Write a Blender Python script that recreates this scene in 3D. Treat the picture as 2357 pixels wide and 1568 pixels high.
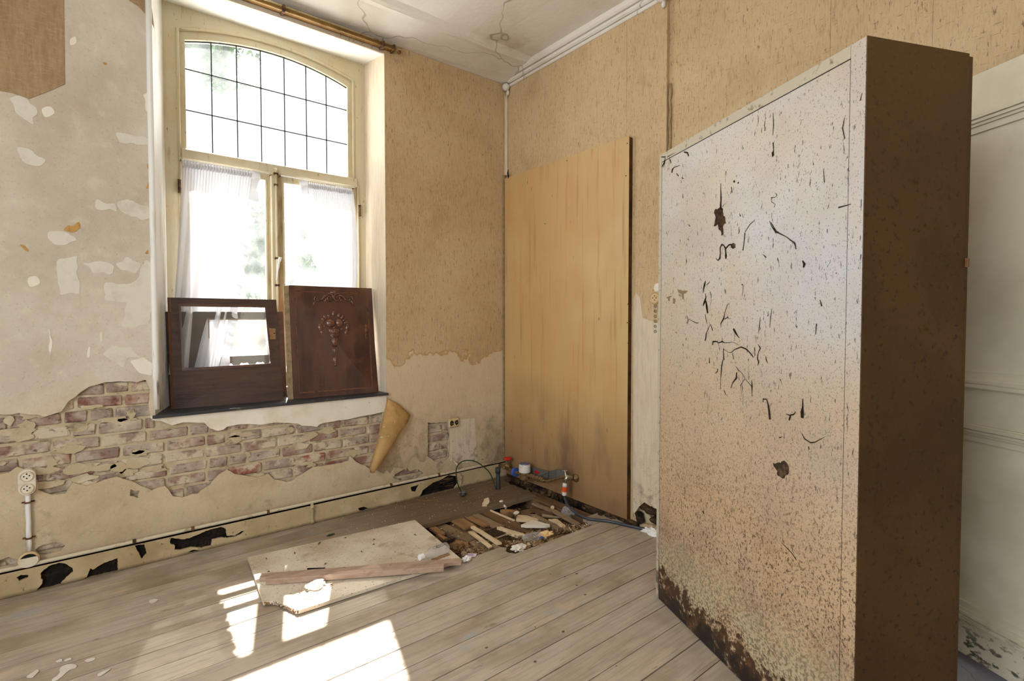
import bpy, bmesh, math, random
from mathutils import Vector, Matrix
random.seed(7)
R = random.random
def U(a, b): return a + (b - a) * R()
for o in list(bpy.data.objects): bpy.data.objects.remove(o, do_unlink=True)
COL = bpy.context.scene.collection
SC = bpy.context.scene

# ------------------------------------------------------------------ camera
F, CAM = 1178.0, Vector((-2.49, -3.19, 1.25))
AZ, PT, SH = math.radians(51.4), math.radians(1.65), 18.0
FW = Vector((math.cos(AZ) * math.cos(PT), math.sin(AZ) * math.cos(PT), -math.sin(PT)))
RT = Vector((math.sin(AZ), -math.cos(AZ), 0))
UP = RT.cross(FW)
cam = bpy.data.objects.new('camera', bpy.data.cameras.new('camera')); COL.objects.link(cam)
cam.data.sensor_width = 36.0; cam.data.lens = 36.0 * F / 2357.0; cam.data.shift_y = -SH / 2357.0
cam.data.clip_start = 0.05
cam.matrix_world = Matrix(((RT.x, UP.x, -FW.x, CAM.x), (RT.y, UP.y, -FW.y, CAM.y), (RT.z, UP.z, -FW.z, CAM.z), (0, 0, 0, 1)))
SC.camera = cam
def pl(x, y, P, n):
    "point where the sight line of a photo pixel meets a real plane of the room"
    d = FW + RT * ((x - 1178.5) / F) - UP * ((y - 784 + SH) / F)
    P = Vector(P); n = Vector(n)
    return CAM + d * ((P - CAM).dot(n) / d.dot(n))
def atX(x, y, v): return pl(x, y, (v, 0, 0), (1, 0, 0))
def atY(x, y, v): return pl(x, y, (0, v, 0), (0, 1, 0))
def atZ(x, y, v): return pl(x, y, (0, 0, v), (0, 0, 1))

# ------------------------------------------------------------------ sky, sun, exposure
SC.view_settings.view_transform = 'Standard'; SC.view_settings.look = 'None'
SC.view_settings.gamma = 1.0; SC.view_settings.use_curve_mapping = False
SC.view_settings.exposure = -0.08
W = bpy.data.worlds.new('sky'); SC.world = W; W.use_nodes = True
wn = W.node_tree.nodes; wl = W.node_tree.links
sky = wn.new('ShaderNodeTexSky'); sky.sky_type = 'NISHITA'; sky.sun_disc = False
sky.sun_elevation = math.radians(54.4); sky.sun_rotation = math.radians(14.7); sky.dust_density = 3.0; sky.air_density = 1.0
bg = wn['Background']; bg.inputs[1].default_value = 0.22
wl.new(sky.outputs[0], bg.inputs[0])
def light(name, kind, loc, direction, energy, color, **k):
    l = bpy.data.lights.new(name, kind); l.energy = energy; l.color = color
    for a, v in k.items(): setattr(l, a, v)
    o = bpy.data.objects.new(name, l); COL.objects.link(o); o.location = loc
    o.rotation_euler = Vector(direction).to_track_quat('-Z', 'Y').to_euler()
    return o
SUNDIR = Vector((-0.43, -1.548, -2.237))
light('sun', 'SUN', (0, 6, 8), SUNDIR, 34.0, (1.0, 0.96, 0.9), angle=math.radians(0.6))
# added fill lamps at made-up window openings in the left and front walls
light('fill_left_opening', 'AREA', (-4.72, -2.75, 1.85), (1, 0.08, -0.12), 100, (0.95, 0.98, 1.0), shape='RECTANGLE', size=1.9, size_y=2.0)
light('fill_front_opening', 'AREA', (-2.9, -5.32, 1.9), (0.05, 1, -0.05), 22, (1.0, 0.98, 0.95), shape='RECTANGLE', size=1.7, size_y=1.9)
light('daylight_street_window', 'AREA', (-1.63, 0.5, 1.85), (0, -1, -0.05), 45, (0.97, 0.99, 1.0), shape='RECTANGLE', size=1.15, size_y=2.1)

# ------------------------------------------------------------------ materials
def lin(c):
    return tuple(((v / 255.0) / 12.92 if v / 255.0 <= 0.04045 else ((v / 255.0 + 0.055) / 1.055) ** 2.4) for v in c[:3]) + (1.0,)
def mat(name, base, rough=0.85, layers=(), bumps=(), rnd=0.0, tint=None, metal=0.0, spec=0.3, world=False, coat=0.0):
    """procedural paint: a base colour, masked layers of other colours over it, fine relief.
    layer = (colour, scale, lo, hi, opts); opts: st stretch, k kind, z (fade from, to) along height, f strength, d detail"""
    m = bpy.data.materials.new(name); m.use_nodes = True
    n = m.node_tree.nodes; l = m.node_tree.links; b = n['Principled BSDF']
    b.inputs['Roughness'].default_value = rough; b.inputs['Metallic'].default_value = metal
    b.inputs['Specular IOR Level'].default_value = spec; b.inputs['Coat Weight'].default_value = coat
    co = n.new('ShaderNodeNewGeometry').outputs['Position'] if world else n.new('ShaderNodeTexCoord').outputs['Object']
    raw = co
    if rnd or tint:
        oi = n.new('ShaderNodeObjectInfo')
    if rnd:
        s = n.new('ShaderNodeVectorMath'); s.operation = 'SCALE'; s.inputs[0].default_value = (rnd * 7, rnd * 5, rnd * 9)
        l.new(oi.outputs['Random'], s.inputs['Scale'])
        a = n.new('ShaderNodeVectorMath'); a.operation = 'ADD'; l.new(co, a.inputs[0]); l.new(s.outputs[0], a.inputs[1]); co = a.outputs[0]
    def tex(scale, st=(1, 1, 1), k='noise', d=4.0, dis=0.0):
        mp = n.new('ShaderNodeMapping'); mp.inputs['Scale'].default_value = st; l.new(co, mp.inputs[0])
        if k == 'voronoi':
            t = n.new('ShaderNodeTexVoronoi'); t.inputs['Scale'].default_value = scale; l.new(mp.outputs[0], t.inputs['Vector']); return t.outputs['Distance']
        if k == 'crack':
            t = n.new('ShaderNodeTexVoronoi'); t.feature = 'DISTANCE_TO_EDGE'; t.inputs['Scale'].default_value = scale
            nz = n.new('ShaderNodeTexNoise'); nz.inputs['Scale'].default_value = scale * 2.5; l.new(mp.outputs[0], nz.inputs['Vector'])
            mx = n.new('ShaderNodeMix'); mx.data_type = 'VECTOR'; mx.inputs[0].default_value = 0.25
            l.new(mp.outputs[0], mx.inputs[4]); l.new(nz.outputs['Color'], mx.inputs[5]); l.new(mx.outputs[1], t.inputs['Vector']); return t.outputs['Distance']
        if k == 'wave':
            t = n.new('ShaderNodeTexWave'); t.inputs['Scale'].default_value = scale; t.inputs['Distortion'].default_value = dis or 6.0
            t.inputs['Detail'].default_value = d; l.new(mp.outputs[0], t.inputs['Vector']); return t.outputs['Fac']
        t = n.new('ShaderNodeTexNoise'); t.inputs['Scale'].default_value = scale; t.inputs['Detail'].default_value = d
        t.inputs['Roughness'].default_value = 0.6; t.inputs['Distortion'].default_value = dis; l.new(mp.outputs[0], t.inputs['Vector']); return t.outputs['Fac']
    def rng(v, lo, hi, a=0.0, b2=1.0):
        r = n.new('ShaderNodeMapRange'); l.new(v, r.inputs[0]); r.inputs[1].default_value = lo; r.inputs[2].default_value = hi
        r.inputs[3].default_value = a; r.inputs[4].default_value = b2; return r.outputs[0]
    def mul(a, c, op='MULTIPLY'):
        q = n.new('ShaderNodeMath'); q.operation = op; l.new(a, q.inputs[0])
        if isinstance(c, (int, float)): q.inputs[1].default_value = c
        else: l.new(c, q.inputs[1])
        return q.outputs[0]
    rgb = n.new('ShaderNodeRGB'); rgb.outputs[0].default_value = lin(base); cur = rgb.outputs[0]
    if tint:
        cr = n.new('ShaderNodeValToRGB'); cr.color_ramp.elements[0].color = lin(tint[0]); cr.color_ramp.elements[1].color = lin(tint[-1])
        for i, c in enumerate(tint[1:-1]): cr.color_ramp.elements.new((i + 1) / (len(tint) - 1)).color = lin(c)
        l.new(oi.outputs['Random'], cr.inputs[0]); cur = cr.outputs[0]
    for L in layers:
        col, scale, lo, hi = L[:4]; o = L[4] if len(L) > 4 else {}
        if scale: f = rng(tex(scale, o.get('st', (1, 1, 1)), o.get('k', 'noise'), o.get('d', 4.0), o.get('dis', 0.0)), lo, hi)
        else: f = None
        for ax in 'xyz':
            if ax in o:
                sp = n.new('ShaderNodeSeparateXYZ'); l.new(raw, sp.inputs[0]); zz = sp.outputs['XYZ'.index(ax.upper())]
                if o.get('wob'): zz = mul(zz, mul(rng(tex(o.get('ws', 3.0), d=3), 0, 1, -0.5, 0.5), o['wob']), 'ADD')
                g = rng(zz, *o[ax])
                f = mul(f, g) if f else g
        if 'band' in o:   # thin line where the height passes a value
            sp = n.new('ShaderNodeSeparateXYZ'); l.new(raw, sp.inputs[0]); zz = sp.outputs[2]
            if o.get('wob'): zz = mul(zz, mul(rng(tex(o.get('ws', 3.0), d=3), 0, 1, -0.5, 0.5), o['wob']), 'ADD')
            a1 = mul(mul(zz, -o['band'][0], 'ADD'), 0, 'ADD'); ab = n.new('ShaderNodeMath'); ab.operation = 'ABSOLUTE'; l.new(a1, ab.inputs[0])
            g = rng(ab.outputs[0], 0, o['band'][1], 1, 0); f = mul(f, g) if f else g
        if o.get('f', 1) != 1: f = mul(f, o['f'])
        mx = n.new('ShaderNodeMix'); mx.data_type = 'RGBA'; l.new(f, mx.inputs[0]); l.new(cur, mx.inputs[6]); mx.inputs[7].default_value = lin(col); cur = mx.outputs[2]
    l.new(cur, b.inputs['Base Color'])
    nrm = None
    for B in bumps:
        scale, dist = B[:2]; o = B[2] if len(B) > 2 else {}
        v = tex(scale, o.get('st', (1, 1, 1)), o.get('k', 'noise'), o.get('d', 4.0), o.get('dis', 0.0))
        if o.get('k') == 'crack': v = rng(v, 0, 0.03)
        bp = n.new('ShaderNodeBump'); bp.inputs['Distance'].default_value = dist; bp.inputs['Strength'].default_value = o.get('s', 0.7); l.new(v, bp.inputs['Height'])
        if nrm: l.new(nrm, bp.inputs['Normal'])
        nrm = bp.outputs[0]
    if nrm: l.new(nrm, b.inputs['Normal'])
    return m
def thin(name, color, transp, translu=0.0, gloss=0.0, haze=0.0, noise=None):
    "sheet that lets light through: clear part, cloth-like glow, surface gloss, dust"
    m = bpy.data.materials.new(name); m.use_nodes = True; n = m.node_tree.nodes; l = m.node_tree.links
    for x in list(n): n.remove(x)
    out = n.new('ShaderNodeOutputMaterial'); t = n.new('ShaderNodeBsdfTransparent')
    d = n.new('ShaderNodeBsdfDiffuse'); d.inputs[0].default_value = lin(color)
    tl = n.new('ShaderNodeBsdfTranslucent'); tl.inputs[0].default_value = lin(color)
    body = n.new('ShaderNodeMixShader'); body.inputs[0].default_value = translu; l.new(d.outputs[0], body.inputs[1]); l.new(tl.outputs[0], body.inputs[2])
    mx = n.new('ShaderNodeMixShader'); mx.inputs[0].default_value = transp; l.new(body.outputs[0], mx.inputs[1]); l.new(t.outputs[0], mx.inputs[2])
    if noise:
        nz = n.new('ShaderNodeTexNoise'); nz.inputs['Scale'].default_value = noise[0]; nz.inputs['Detail'].default_value = 3
        tc = n.new('ShaderNodeTexCoord'); l.new(tc.outputs['Object'], nz.inputs['Vector'])
        r = n.new('ShaderNodeMapRange'); l.new(nz.outputs[0], r.inputs[0]); r.inputs[1].default_value = 0.35; r.inputs[2].default_value = 0.65
        r.inputs[3].default_value = noise[1]; r.inputs[4].default_value = noise[2]; l.new(r.outputs[0], mx.inputs[0])
    last = mx
    if gloss:
        g = n.new('ShaderNodeBsdfGlossy'); g.inputs['Roughness'].default_value = 0.04
        fr = n.new('ShaderNodeLayerWeight'); fr.inputs[0].default_value = gloss
        pw = n.new('ShaderNodeMath'); pw.operation = 'POWER'; l.new(fr.outputs['Facing'], pw.inputs[0]); pw.inputs[1].default_value = 4.0
        m2 = n.new('ShaderNodeMixShader'); l.new(pw.outputs[0], m2.inputs[0]); l.new(mx.outputs[0], m2.inputs[1]); l.new(g.outputs[0], m2.inputs[2]); last = m2
    l.new(last.outputs[0], out.inputs[0]); return m

PAPER = [((166, 137, 100), 150, 0.44, 0.66, dict(st=(1, 1, 0.14), f=0.55)), ((212, 190, 154), 1.3, 0.4, 0.65, dict(f=0.5)),
         ((156, 126, 88), 2.2, 0.56, 0.8, dict(f=0.55)), ((118, 92, 62), 170, 0.62, 0.66, dict(st=(1, 1, 0.16), f=0.75)), ((118, 92, 62), 150, 0.64, 0.68, dict(st=(0.16, 0.16, 1.6), f=0.65)), ((150, 120, 84), 30, 0.60, 0.72, dict(st=(1, 1, 0.3), f=0.4))]
PB = [(190, 0.0022, dict(st=(1, 1, 0.14))), (170, 0.0015, dict(st=(0.14, 0.14, 1))), (2.5, 0.02, dict(s=0.4))]
m_paper = mat('woven_wallpaper', (196, 169, 130), 0.9, PAPER, PB, world=True)
m_paper_low = mat('damp_wallpaper', (192, 163, 122), 0.9, PAPER + [
    ((222, 207, 180), 0, 0, 0, dict(z=(1.0, 0.97), wob=0.62, ws=4.5, f=0.48)), ((172, 128, 66), 0, 0, 0, dict(band=(0.988, 0.015), wob=0.62, ws=4.5, f=0.75)),
    ((110, 90, 66), 9, 0.48, 0.68, dict(z=(0.75, 0.2), f=0.75)), ((120, 98, 70), 2.5, 0.42, 0.66, dict(z=(0.6, 0.1), f=0.9)), ((104, 84, 60), 0, 0, 0, dict(z=(0.5, 0.1), x=(-0.35, -0.02), f=0.6)), ((70, 55, 40), 45, 0.62, 0.7, dict(z=(0.8, 0.2), f=0.7))], PB, world=True)
m_paper_pale = mat('pale_wallpaper', (216, 201, 178), 0.9, [((186, 168, 142), 60, 0.45, 0.7, dict(st=(1, 1, 0.12), f=0.5)), ((196, 170, 128), 2.0, 0.5, 0.7, dict(f=0.4)),
    ((90, 74, 56), 12, 0.5, 0.65, dict(z=(0.42, 0.1), f=0.8)), ((90, 74, 56), 60, 0.6, 0.68, dict(z=(0.7, 0.1), f=0.6))], PB, world=True)
m_paper_dark = mat('brown_grasscloth', (166, 140, 106), 0.9, [((134, 108, 78), 60, 0.4, 0.65, dict(st=(1, 1, 0.15), f=0.6)), ((186, 160, 124), 90, 0.5, 0.7, dict(st=(0.3, 0.3, 1), f=0.5)), ((110, 86, 58), 40, 0.66, 0.74, dict(st=(1, 1, 0.2), f=0.7))],
                   [(160, 0.003, dict(st=(1, 1, 0.15))), (150, 0.002, dict(st=(0.2, 0.2, 1)))], world=True)
m_plaster = mat('old_wall_plaster', (198, 186, 168), 0.9, [
    ((212, 202, 186), 2.2, 0.45, 0.62, dict(f=0.7)), ((182, 166, 144), 1.4, 0.5, 0.68, dict(f=0.7)), ((176, 160, 136), 8, 0.52, 0.75, dict(f=0.4)), ((150, 132, 104), 24, 0.55, 0.70, dict(z=(1.0, 0.5), f=0.5)), ((222, 213, 194), 15, 0.55, 0.68, dict(f=0.35)), ((160, 146, 124), 60, 0.58, 0.68, dict(f=0.4)),
    ((206, 186, 152), 0, 0, 0, dict(z=(0.95, 0.72), wob=0.35, f=0.75)), ((178, 158, 122), 3, 0.42, 0.62, dict(z=(0.85, 0.3), f=0.65)), ((150, 128, 96), 0, 0, 0, dict(z=(0.25, 0.08), wob=0.12, f=0.35)),
    ((146, 130, 108), 9, 0.6, 0.72, dict(z=(0.8, 0.3), f=0.7)), ((96, 80, 62), 70, 0.70, 0.75, dict(f=0.8)), ((236, 230, 218), 60, 0.70, 0.76, dict(st=(2, 2, 0.3), f=0.5)),
    ((110, 92, 70), 7, 0.012, 0.0, dict(k='crack', z=(0.72, 0.45), f=0.25))],
    [(6, 0.014, dict(s=0.5)), (22, 0.006, dict(s=0.6)), (60, 0.003), (160, 0.0014), (7, 0.002, dict(k='crack', s=0.15))], world=True)
m_white_plaster = mat('white_plaster', (228, 220, 204), 0.9, [((206, 192, 168), 5, 0.5, 0.68, dict(f=0.7)), ((242, 238, 230), 3, 0.5, 0.7, dict(f=0.6)), ((150, 132, 104), 45, 0.68, 0.74, dict(f=0.7))], [(9, 0.006), (70, 0.0015)], world=True)
m_patch_light = mat('skim_coat_patch', (214, 207, 193), 0.9, [((198, 186, 168), 12, 0.5, 0.7, dict(f=0.8))], [(50, 0.002)], world=True)
m_patch_tan = mat('tan_paint_patch', (188, 146, 84), 0.9, [((160, 116, 60), 30, 0.5, 0.7)], [(80, 0.002)], world=True)
m_mortar = mat('lime_mortar', (186, 170, 138), 0.95, [((120, 104, 80), 14, 0.56, 0.72, dict(f=0.8)), ((206, 192, 164), 8, 0.5, 0.7)], [(28, 0.008), (110, 0.003)], world=True)
m_brick = mat('brick_clay', (140, 110, 96), 0.92, [((186, 172, 154), 9, 0.40, 0.60, dict(f=0.8)), ((204, 190, 164), 5, 0.50, 0.58, dict(f=0.9)), ((78, 60, 54), 30, 0.58, 0.70, dict(st=(1, 1, 2), f=0.8)), ((120, 58, 44), 16, 0.60, 0.68, dict(f=0.5))],
              [(30, 0.006), (120, 0.002)], rnd=1.0, tint=[(146, 116, 102), (126, 84, 74), (150, 134, 120), (110, 74, 66), (152, 124, 110), (134, 122, 116), (146, 70, 48)])
m_ceil = mat('ceiling_plaster', (222, 217, 208), 0.9, [((196, 184, 160), 1.6, 0.5, 0.72, dict(f=0.6)), ((150, 130, 96), 3, 0.62, 0.78, dict(f=0.5)), ((110, 96, 76), 1.3, 0.004, 0.0, dict(k='crack', f=0.6)), ((110, 96, 76), 50, 0.72, 0.77, dict(f=0.6))], [(2.5, 0.02, dict(s=0.4)), (30, 0.002)], world=True)
m_soffit = mat('soffit_white', (236, 235, 230), 0.85, [((222, 216, 200), 6, 0.6, 0.75, dict(f=0.4))], [(12, 0.004, dict(s=0.4))], world=True)
m_cream = mat('cream_gloss_paint', (198, 187, 158), 0.55, [((188, 168, 124), 4, 0.45, 0.68, dict(f=0.7)), ((112, 84, 50), 60, 0.66, 0.72, dict(st=(1, 1, 0.4), f=0.8)), ((150, 118, 74), 16, 0.6, 0.75, dict(st=(2, 2, 0.4), f=0.7)), ((222, 214, 190), 2, 0.5, 0.7, dict(f=0.5))], [(40, 0.002, dict(st=(1, 1, 0.3)))], rnd=0.3, spec=0.4)
m_sash = mat('worn_sash_paint', (196, 184, 150), 0.6, [((150, 122, 78), 8, 0.48, 0.66, dict(st=(2, 2, 0.4), f=0.8)), ((108, 82, 50), 40, 0.6, 0.7, dict(st=(2, 2, 0.3), f=0.8))], [(50, 0.003, dict(st=(1, 1, 0.2)))], rnd=0.3)
m_bead = mat('white_bead_paint', (232, 231, 226), 0.6, [((120, 110, 100), 12, 0.55, 0.65, dict(st=(3, 3, 0.3), z=(1.3, 0.9), f=0.9)), ((200, 190, 165), 10, 0.55, 0.7, dict(st=(2, 2, 0.3), f=0.6))], [(20, 0.003, dict(st=(1, 1, 0.3)))], world=True)
m_base = mat('baseboard_paint', (190, 170, 132), 0.7, [((160, 138, 98), 4, 0.45, 0.68, dict(f=0.8)), ((208, 190, 156), 9, 0.55, 0.7, dict(f=0.6)), ((90, 72, 48), 50, 0.64, 0.72, dict(f=0.8)), ((70, 56, 36), 0, 0, 0, dict(z=(0.02, 0.0), wob=0.012, ws=20, f=0.9))], [(40, 0.002), (8, 0.006)], world=True)
m_rot = mat('rotten_black_wood', (26, 20, 16), 0.9, [((62, 44, 28), 14, 0.5, 0.66, dict(st=(0.4, 1, 2.5))), ((8, 6, 5), 6, 0.5, 0.6)], [(30, 0.015, dict(st=(0.5, 1, 2.5))), (90, 0.004)], world=True)
m_rot_brown = mat('rotten_brown_wood', (66, 48, 32), 0.9, [((110, 84, 54), 12, 0.52, 0.66, dict(st=(0.3, 1, 3))), ((20, 14, 10), 8, 0.5, 0.6, dict(st=(0.5, 1, 2)))], [(25, 0.02, dict(st=(0.4, 1, 3)))], world=True)
m_sill = mat('dark_stone_sill', (52, 54, 58), 0.45, [((120, 112, 96), 26, 0.64, 0.7, dict(f=0.7)), ((88, 84, 72), 5, 0.5, 0.7, dict(f=0.4))], [(60, 0.001)], world=True)
m_plank = mat('worn_floorboard', (186, 172, 154), 0.62, [
    ((160, 144, 122), 3.0, 0.42, 0.62, dict(f=0.8)), ((192, 176, 152), 4.5, 0.52, 0.66, dict(f=0.6)), ((148, 136, 122), 26, 0.45, 0.68, dict(st=(0.10, 2.0, 1), f=0.55)), ((136, 118, 90), 1.7, 0.52, 0.7, dict(f=0.75)),
    ((206, 186, 156), 7, 0.60, 0.66, dict(st=(0.6, 1.6, 1), f=0.35)), ((164, 166, 166), 5, 0.62, 0.68, dict(st=(0.6, 1.2, 1), f=0.6)), ((104, 86, 64), 15, 0.66, 0.76, dict(st=(0.5, 1.5, 1), f=0.8)), ((96, 76, 54), 2.2, 0.45, 0.7, dict(y=(-0.75, -0.1), f=0.55)),
    ((100, 78, 52), 0, 0, 0, dict(x=(-1.9, -0.9), y=(-0.62, -0.47), f=0.88)), ((56, 46, 36), 90, 0.72, 0.76, dict(st=(0.6, 1, 1), f=0.8)), ((120, 98, 66), 60, 0.56, 0.66, dict(st=(0.05, 1.0, 1), dis=1.5, f=0.35))],
    [(30, 0.0015, dict(st=(0.06, 1.6, 1), dis=1.0)), (60, 0.0008)], rnd=0.6, spec=0.5)
m_ledge = mat('dusty_brown_board', (128, 104, 74), 0.85, [((98, 76, 50), 4, 0.42, 0.62), ((152, 126, 92), 18, 0.52, 0.68, dict(st=(0.2, 1.5, 1), f=0.7)), ((140, 84, 58), 6, 0.6, 0.7, dict(f=0.6)), ((60, 44, 28), 30, 0.62, 0.72, dict(f=0.7)), ((210, 198, 172), 130, 0.74, 0.76)], [(30, 0.004, dict(st=(0.2, 1.5, 1)))], world=True)
m_gap = mat('dark_underfloor', (38, 30, 22), 0.95, [((60, 48, 34), 10, 0.5, 0.6)], world=True)
m_earth = mat('dusty_earth', (148, 124, 94), 0.95, [((92, 72, 50), 7, 0.42, 0.6), ((140, 118, 88), 22, 0.54, 0.68, dict(f=0.8)), ((40, 30, 20), 30, 0.6, 0.7, dict(f=0.8)), ((196, 180, 148), 120, 0.70, 0.74, dict(f=0.9))], [(14, 0.03), (60, 0.008), (200, 0.003)], world=True)
def wood(name, base, dark, rough=0.7, light=None, st=(12, 12, 0.8), spec=0.3, coat=0.0, tint=None, rnd=1.0):
    return mat(name, base, rough, [(dark, 3, 0.42, 0.64, dict(st=st, f=0.75)), (light or tuple(min(255, c + 22) for c in base), 6, 0.52, 0.7, dict(st=st, f=0.5)), (tuple(int(c * 0.55) for c in dark), 25, 0.66, 0.76, dict(f=0.6))],
               [(10, 0.0015, dict(st=st))], rnd=rnd, spec=spec, coat=coat, tint=tint)
m_ply = mat('varnished_plywood', (198, 164, 112), 0.5, [((192, 148, 88), 2.2, 0.4, 0.66, dict(st=(1, 2, 0.5), f=0.5)), ((210, 180, 130), 1.3, 0.48, 0.68, dict(f=0.7)), ((160, 112, 60), 10, 0.56, 0.72, dict(st=(1, 3, 0.12), f=0.6)),
    ((118, 88, 62), 0, 0, 0, dict(z=(0.85, 0.05), wob=0.5, ws=1.8, f=0.75)), ((96, 70, 66), 3, 0.5, 0.68, dict(st=(1, 1.6, 0.6), z=(0.9, 0.3), f=0.6)), ((70, 44, 22), 20, 0.70, 0.76, dict(st=(1, 2, 0.5), f=0.8))], [(18, 0.0008, dict(st=(1, 3, 0.15)))], world=True, spec=0.45)
m_ply_edge = mat('dark_plywood_edge', (96, 62, 24), 0.7, [((52, 34, 14), 5, 0.45, 0.6)], world=True)
m_cab = mat('mouldy_laminate', (190, 176, 154), 0.42, [
    ((184, 154, 118), 0.9, 0.42, 0.66, dict(f=0.6)), ((190, 158, 120), 0, 0, 0, dict(z=(1.15, 0.5), wob=0.5, ws=1.2, f=0.75)), ((168, 134, 98), 3, 0.48, 0.7, dict(z=(1.1, 0.2), f=0.6)),
    ((190, 191, 195), 1.5, 0.38, 0.60, dict(z=(0.95, 1.25), f=0.75)), ((158, 144, 142), 2.2, 0.48, 0.7, dict(f=0.4)),
    ((84, 60, 40), 120, 0.565, 0.61, dict(st=(1, 1, 0.7), z=(1.0, 0.5), f=0.85)), ((76, 56, 40), 190, 0.58, 0.62, dict(z=(1.5, 0.3), f=0.7)), ((104, 74, 50), 5, 0.5, 0.7, dict(z=(0.8, 0.3), f=0.35)),
    ((62, 50, 38), 75, 0.635, 0.665, dict(st=(1.6, 1.6, 0.5), f=0.8)), ((40, 30, 20), 26, 0.665, 0.685, dict(st=(1.8, 1.8, 0.5), dis=2.0, z=(0.5, 0.9), f=0.95)), ((60, 48, 36), 230, 0.60, 0.64, dict(st=(1, 1, 0.8), f=0.6)),
    ((184, 172, 138), 6, 0.40, 0.52, dict(z=(0.36, 0.20), wob=0.15, f=0.8)), ((60, 42, 26), 110, 0.50, 0.56, dict(z=(0.45, 0.08), wob=0.1, f=0.85)),
    ((64, 42, 26), 30, 0.36, 0.46, dict(z=(0.135, 0.115), wob=0.34, ws=14)), ((112, 72, 36), 22, 0.56, 0.64, dict(z=(0.14, 0.10), f=0.7)), ((30, 22, 20), 16, 0.3, 0.5, dict(z=(0.07, 0.055), wob=0.14, ws=20))],
    [(60, 0.0006), (5, 0.004, dict(s=0.3))], spec=0.5)
m_cab_side = mat('shaded_brown_hardboard', (78, 54, 22), 0.6, [((58, 38, 12), 2.2, 0.42, 0.62, dict(f=0.7)), ((38, 26, 12), 70, 0.58, 0.68, dict(f=0.8)), ((110, 84, 48), 0, 0, 0, dict(z=(1.5, 2.0), wob=0.3, f=0.25)), ((160, 140, 100), 55, 0.755, 0.775, dict(st=(1.5, 1.5, 0.4)))], [(120, 0.0006)], spec=0.3)  # brown board, darkened so the end panel's shade sits in its colour
m_cab_edge = mat('laminate_edge', (182, 172, 150), 0.5, [((110, 86, 54), 40, 0.58, 0.7, dict(f=0.8)), ((50, 36, 22), 18, 0.45, 0.6, dict(z=(0.35, 0.05), f=0.9))], spec=0.4)
m_dark = wood('dark_oak', (74, 50, 38), (44, 28, 22), 0.45, (92, 62, 46), st=(1.5, 1.5, 14), spec=0.5, rnd=0.5)
m_dark_edge = wood('worn_oak_edge', (112, 72, 44), (66, 40, 26), 0.6, st=(14, 14, 1))
m_mahog = mat('mahogany_varnish', (84, 50, 36), 0.32, [((60, 30, 22), 4, 0.42, 0.62, dict(st=(3, 3, 0.5))), ((122, 76, 46), 3, 0.52, 0.72, dict(f=0.7)), ((190, 150, 110), 60, 0.73, 0.76, dict(st=(0.5, 0.5, 2), f=0.6)), ((84, 64, 44), 1.8, 0.5, 0.7, dict(f=0.6))], [(20, 0.001)], spec=0.6, coat=0.3)
m_mahog_carve = mat('carved_mahogany', (104, 58, 36), 0.25, [((48, 24, 16), 30, 0.5, 0.66)], [(40, 0.002)], spec=0.7, coat=0.5)
m_glass = thin('dusty_window_glass', (235, 240, 238), 0.86, 0.7, 0.4, noise=(6, 0.965, 0.90))
m_glass2 = thin('cabinet_glass', (190, 190, 180), 0.92, 0.3, 0.5)
m_lace = thin('sheer_curtain_cloth', (214, 214, 218), 0.035, 0.13)
m_lace2 = thin('gathered_curtain_cloth', (214, 214, 218), 0.02, 0.10)
m_plastic = thin('clear_plastic', (225, 228, 228), 0.72, 0.3, 0.55)
m_lead = mat('lead_came', (62, 64, 64), 0.5, metal=0.4)
m_brass = mat('old_brass', (206, 184, 128), 0.45, [((140, 110, 60), 20, 0.5, 0.7)], metal=0.2)
m_track = mat('brown_track_wood', (138, 100, 42), 0.6, [((96, 66, 26), 5, 0.45, 0.65)], world=True)
m_ivory = mat('ivory_plastic', (222, 212, 190), 0.4, [((180, 160, 120), 30, 0.55, 0.7, dict(f=0.6))], spec=0.5)
m_ivory2 = mat('yellowed_plastic', (206, 180, 134), 0.5, [((150, 120, 76), 40, 0.55, 0.7, dict(f=0.6))])
m_black = mat('black_hole', (16, 14, 12), 0.8)
m_pipe = mat('painted_conduit', (206, 194, 166), 0.6, [((150, 128, 92), 20, 0.55, 0.7, dict(f=0.8)), ((70, 50, 30), 30, 0.66, 0.72)], [(60, 0.001)], world=True)
m_rust = mat('rusty_iron', (110, 76, 48), 0.8, [((60, 40, 28), 30, 0.45, 0.6)], [(80, 0.001)])
m_bronze = mat('dull_bronze', (140, 116, 80), 0.45, [((90, 72, 48), 30, 0.45, 0.65), ((176, 156, 116), 60, 0.6, 0.7)], [(80, 0.0008)], metal=0.55)
m_chrome = mat('worn_chrome', (190, 186, 172), 0.25, [((140, 124, 92), 30, 0.5, 0.7)], metal=0.9)
m_red = mat('red_plastic', (200, 30, 26), 0.4, spec=0.5); m_orange = mat('orange_connector', (226, 80, 36), 0.45, spec=0.5)
m_blue = mat('blue_plastic', (62, 92, 170), 0.45, spec=0.5); m_lilac = mat('meter_lid', (104, 104, 140), 0.4, spec=0.5)
m_meterw = mat('meter_white', (220, 218, 208), 0.45, [((150, 130, 96), 40, 0.62, 0.72)], spec=0.5)
m_grey = mat('grey_painted_steel', (96, 98, 92), 0.5, [((140, 132, 112), 10, 0.55, 0.7, dict(f=0.6))])
m_hose = mat('blue_grey_hose', (52, 60, 70), 0.35, spec=0.6); m_dpipe = mat('dark_grey_pipe', (54, 58, 58), 0.5)
m_cable = mat('green_cable', (50, 66, 48), 0.5); m_wire = mat('tan_wire', (132, 108, 74), 0.6)
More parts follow.
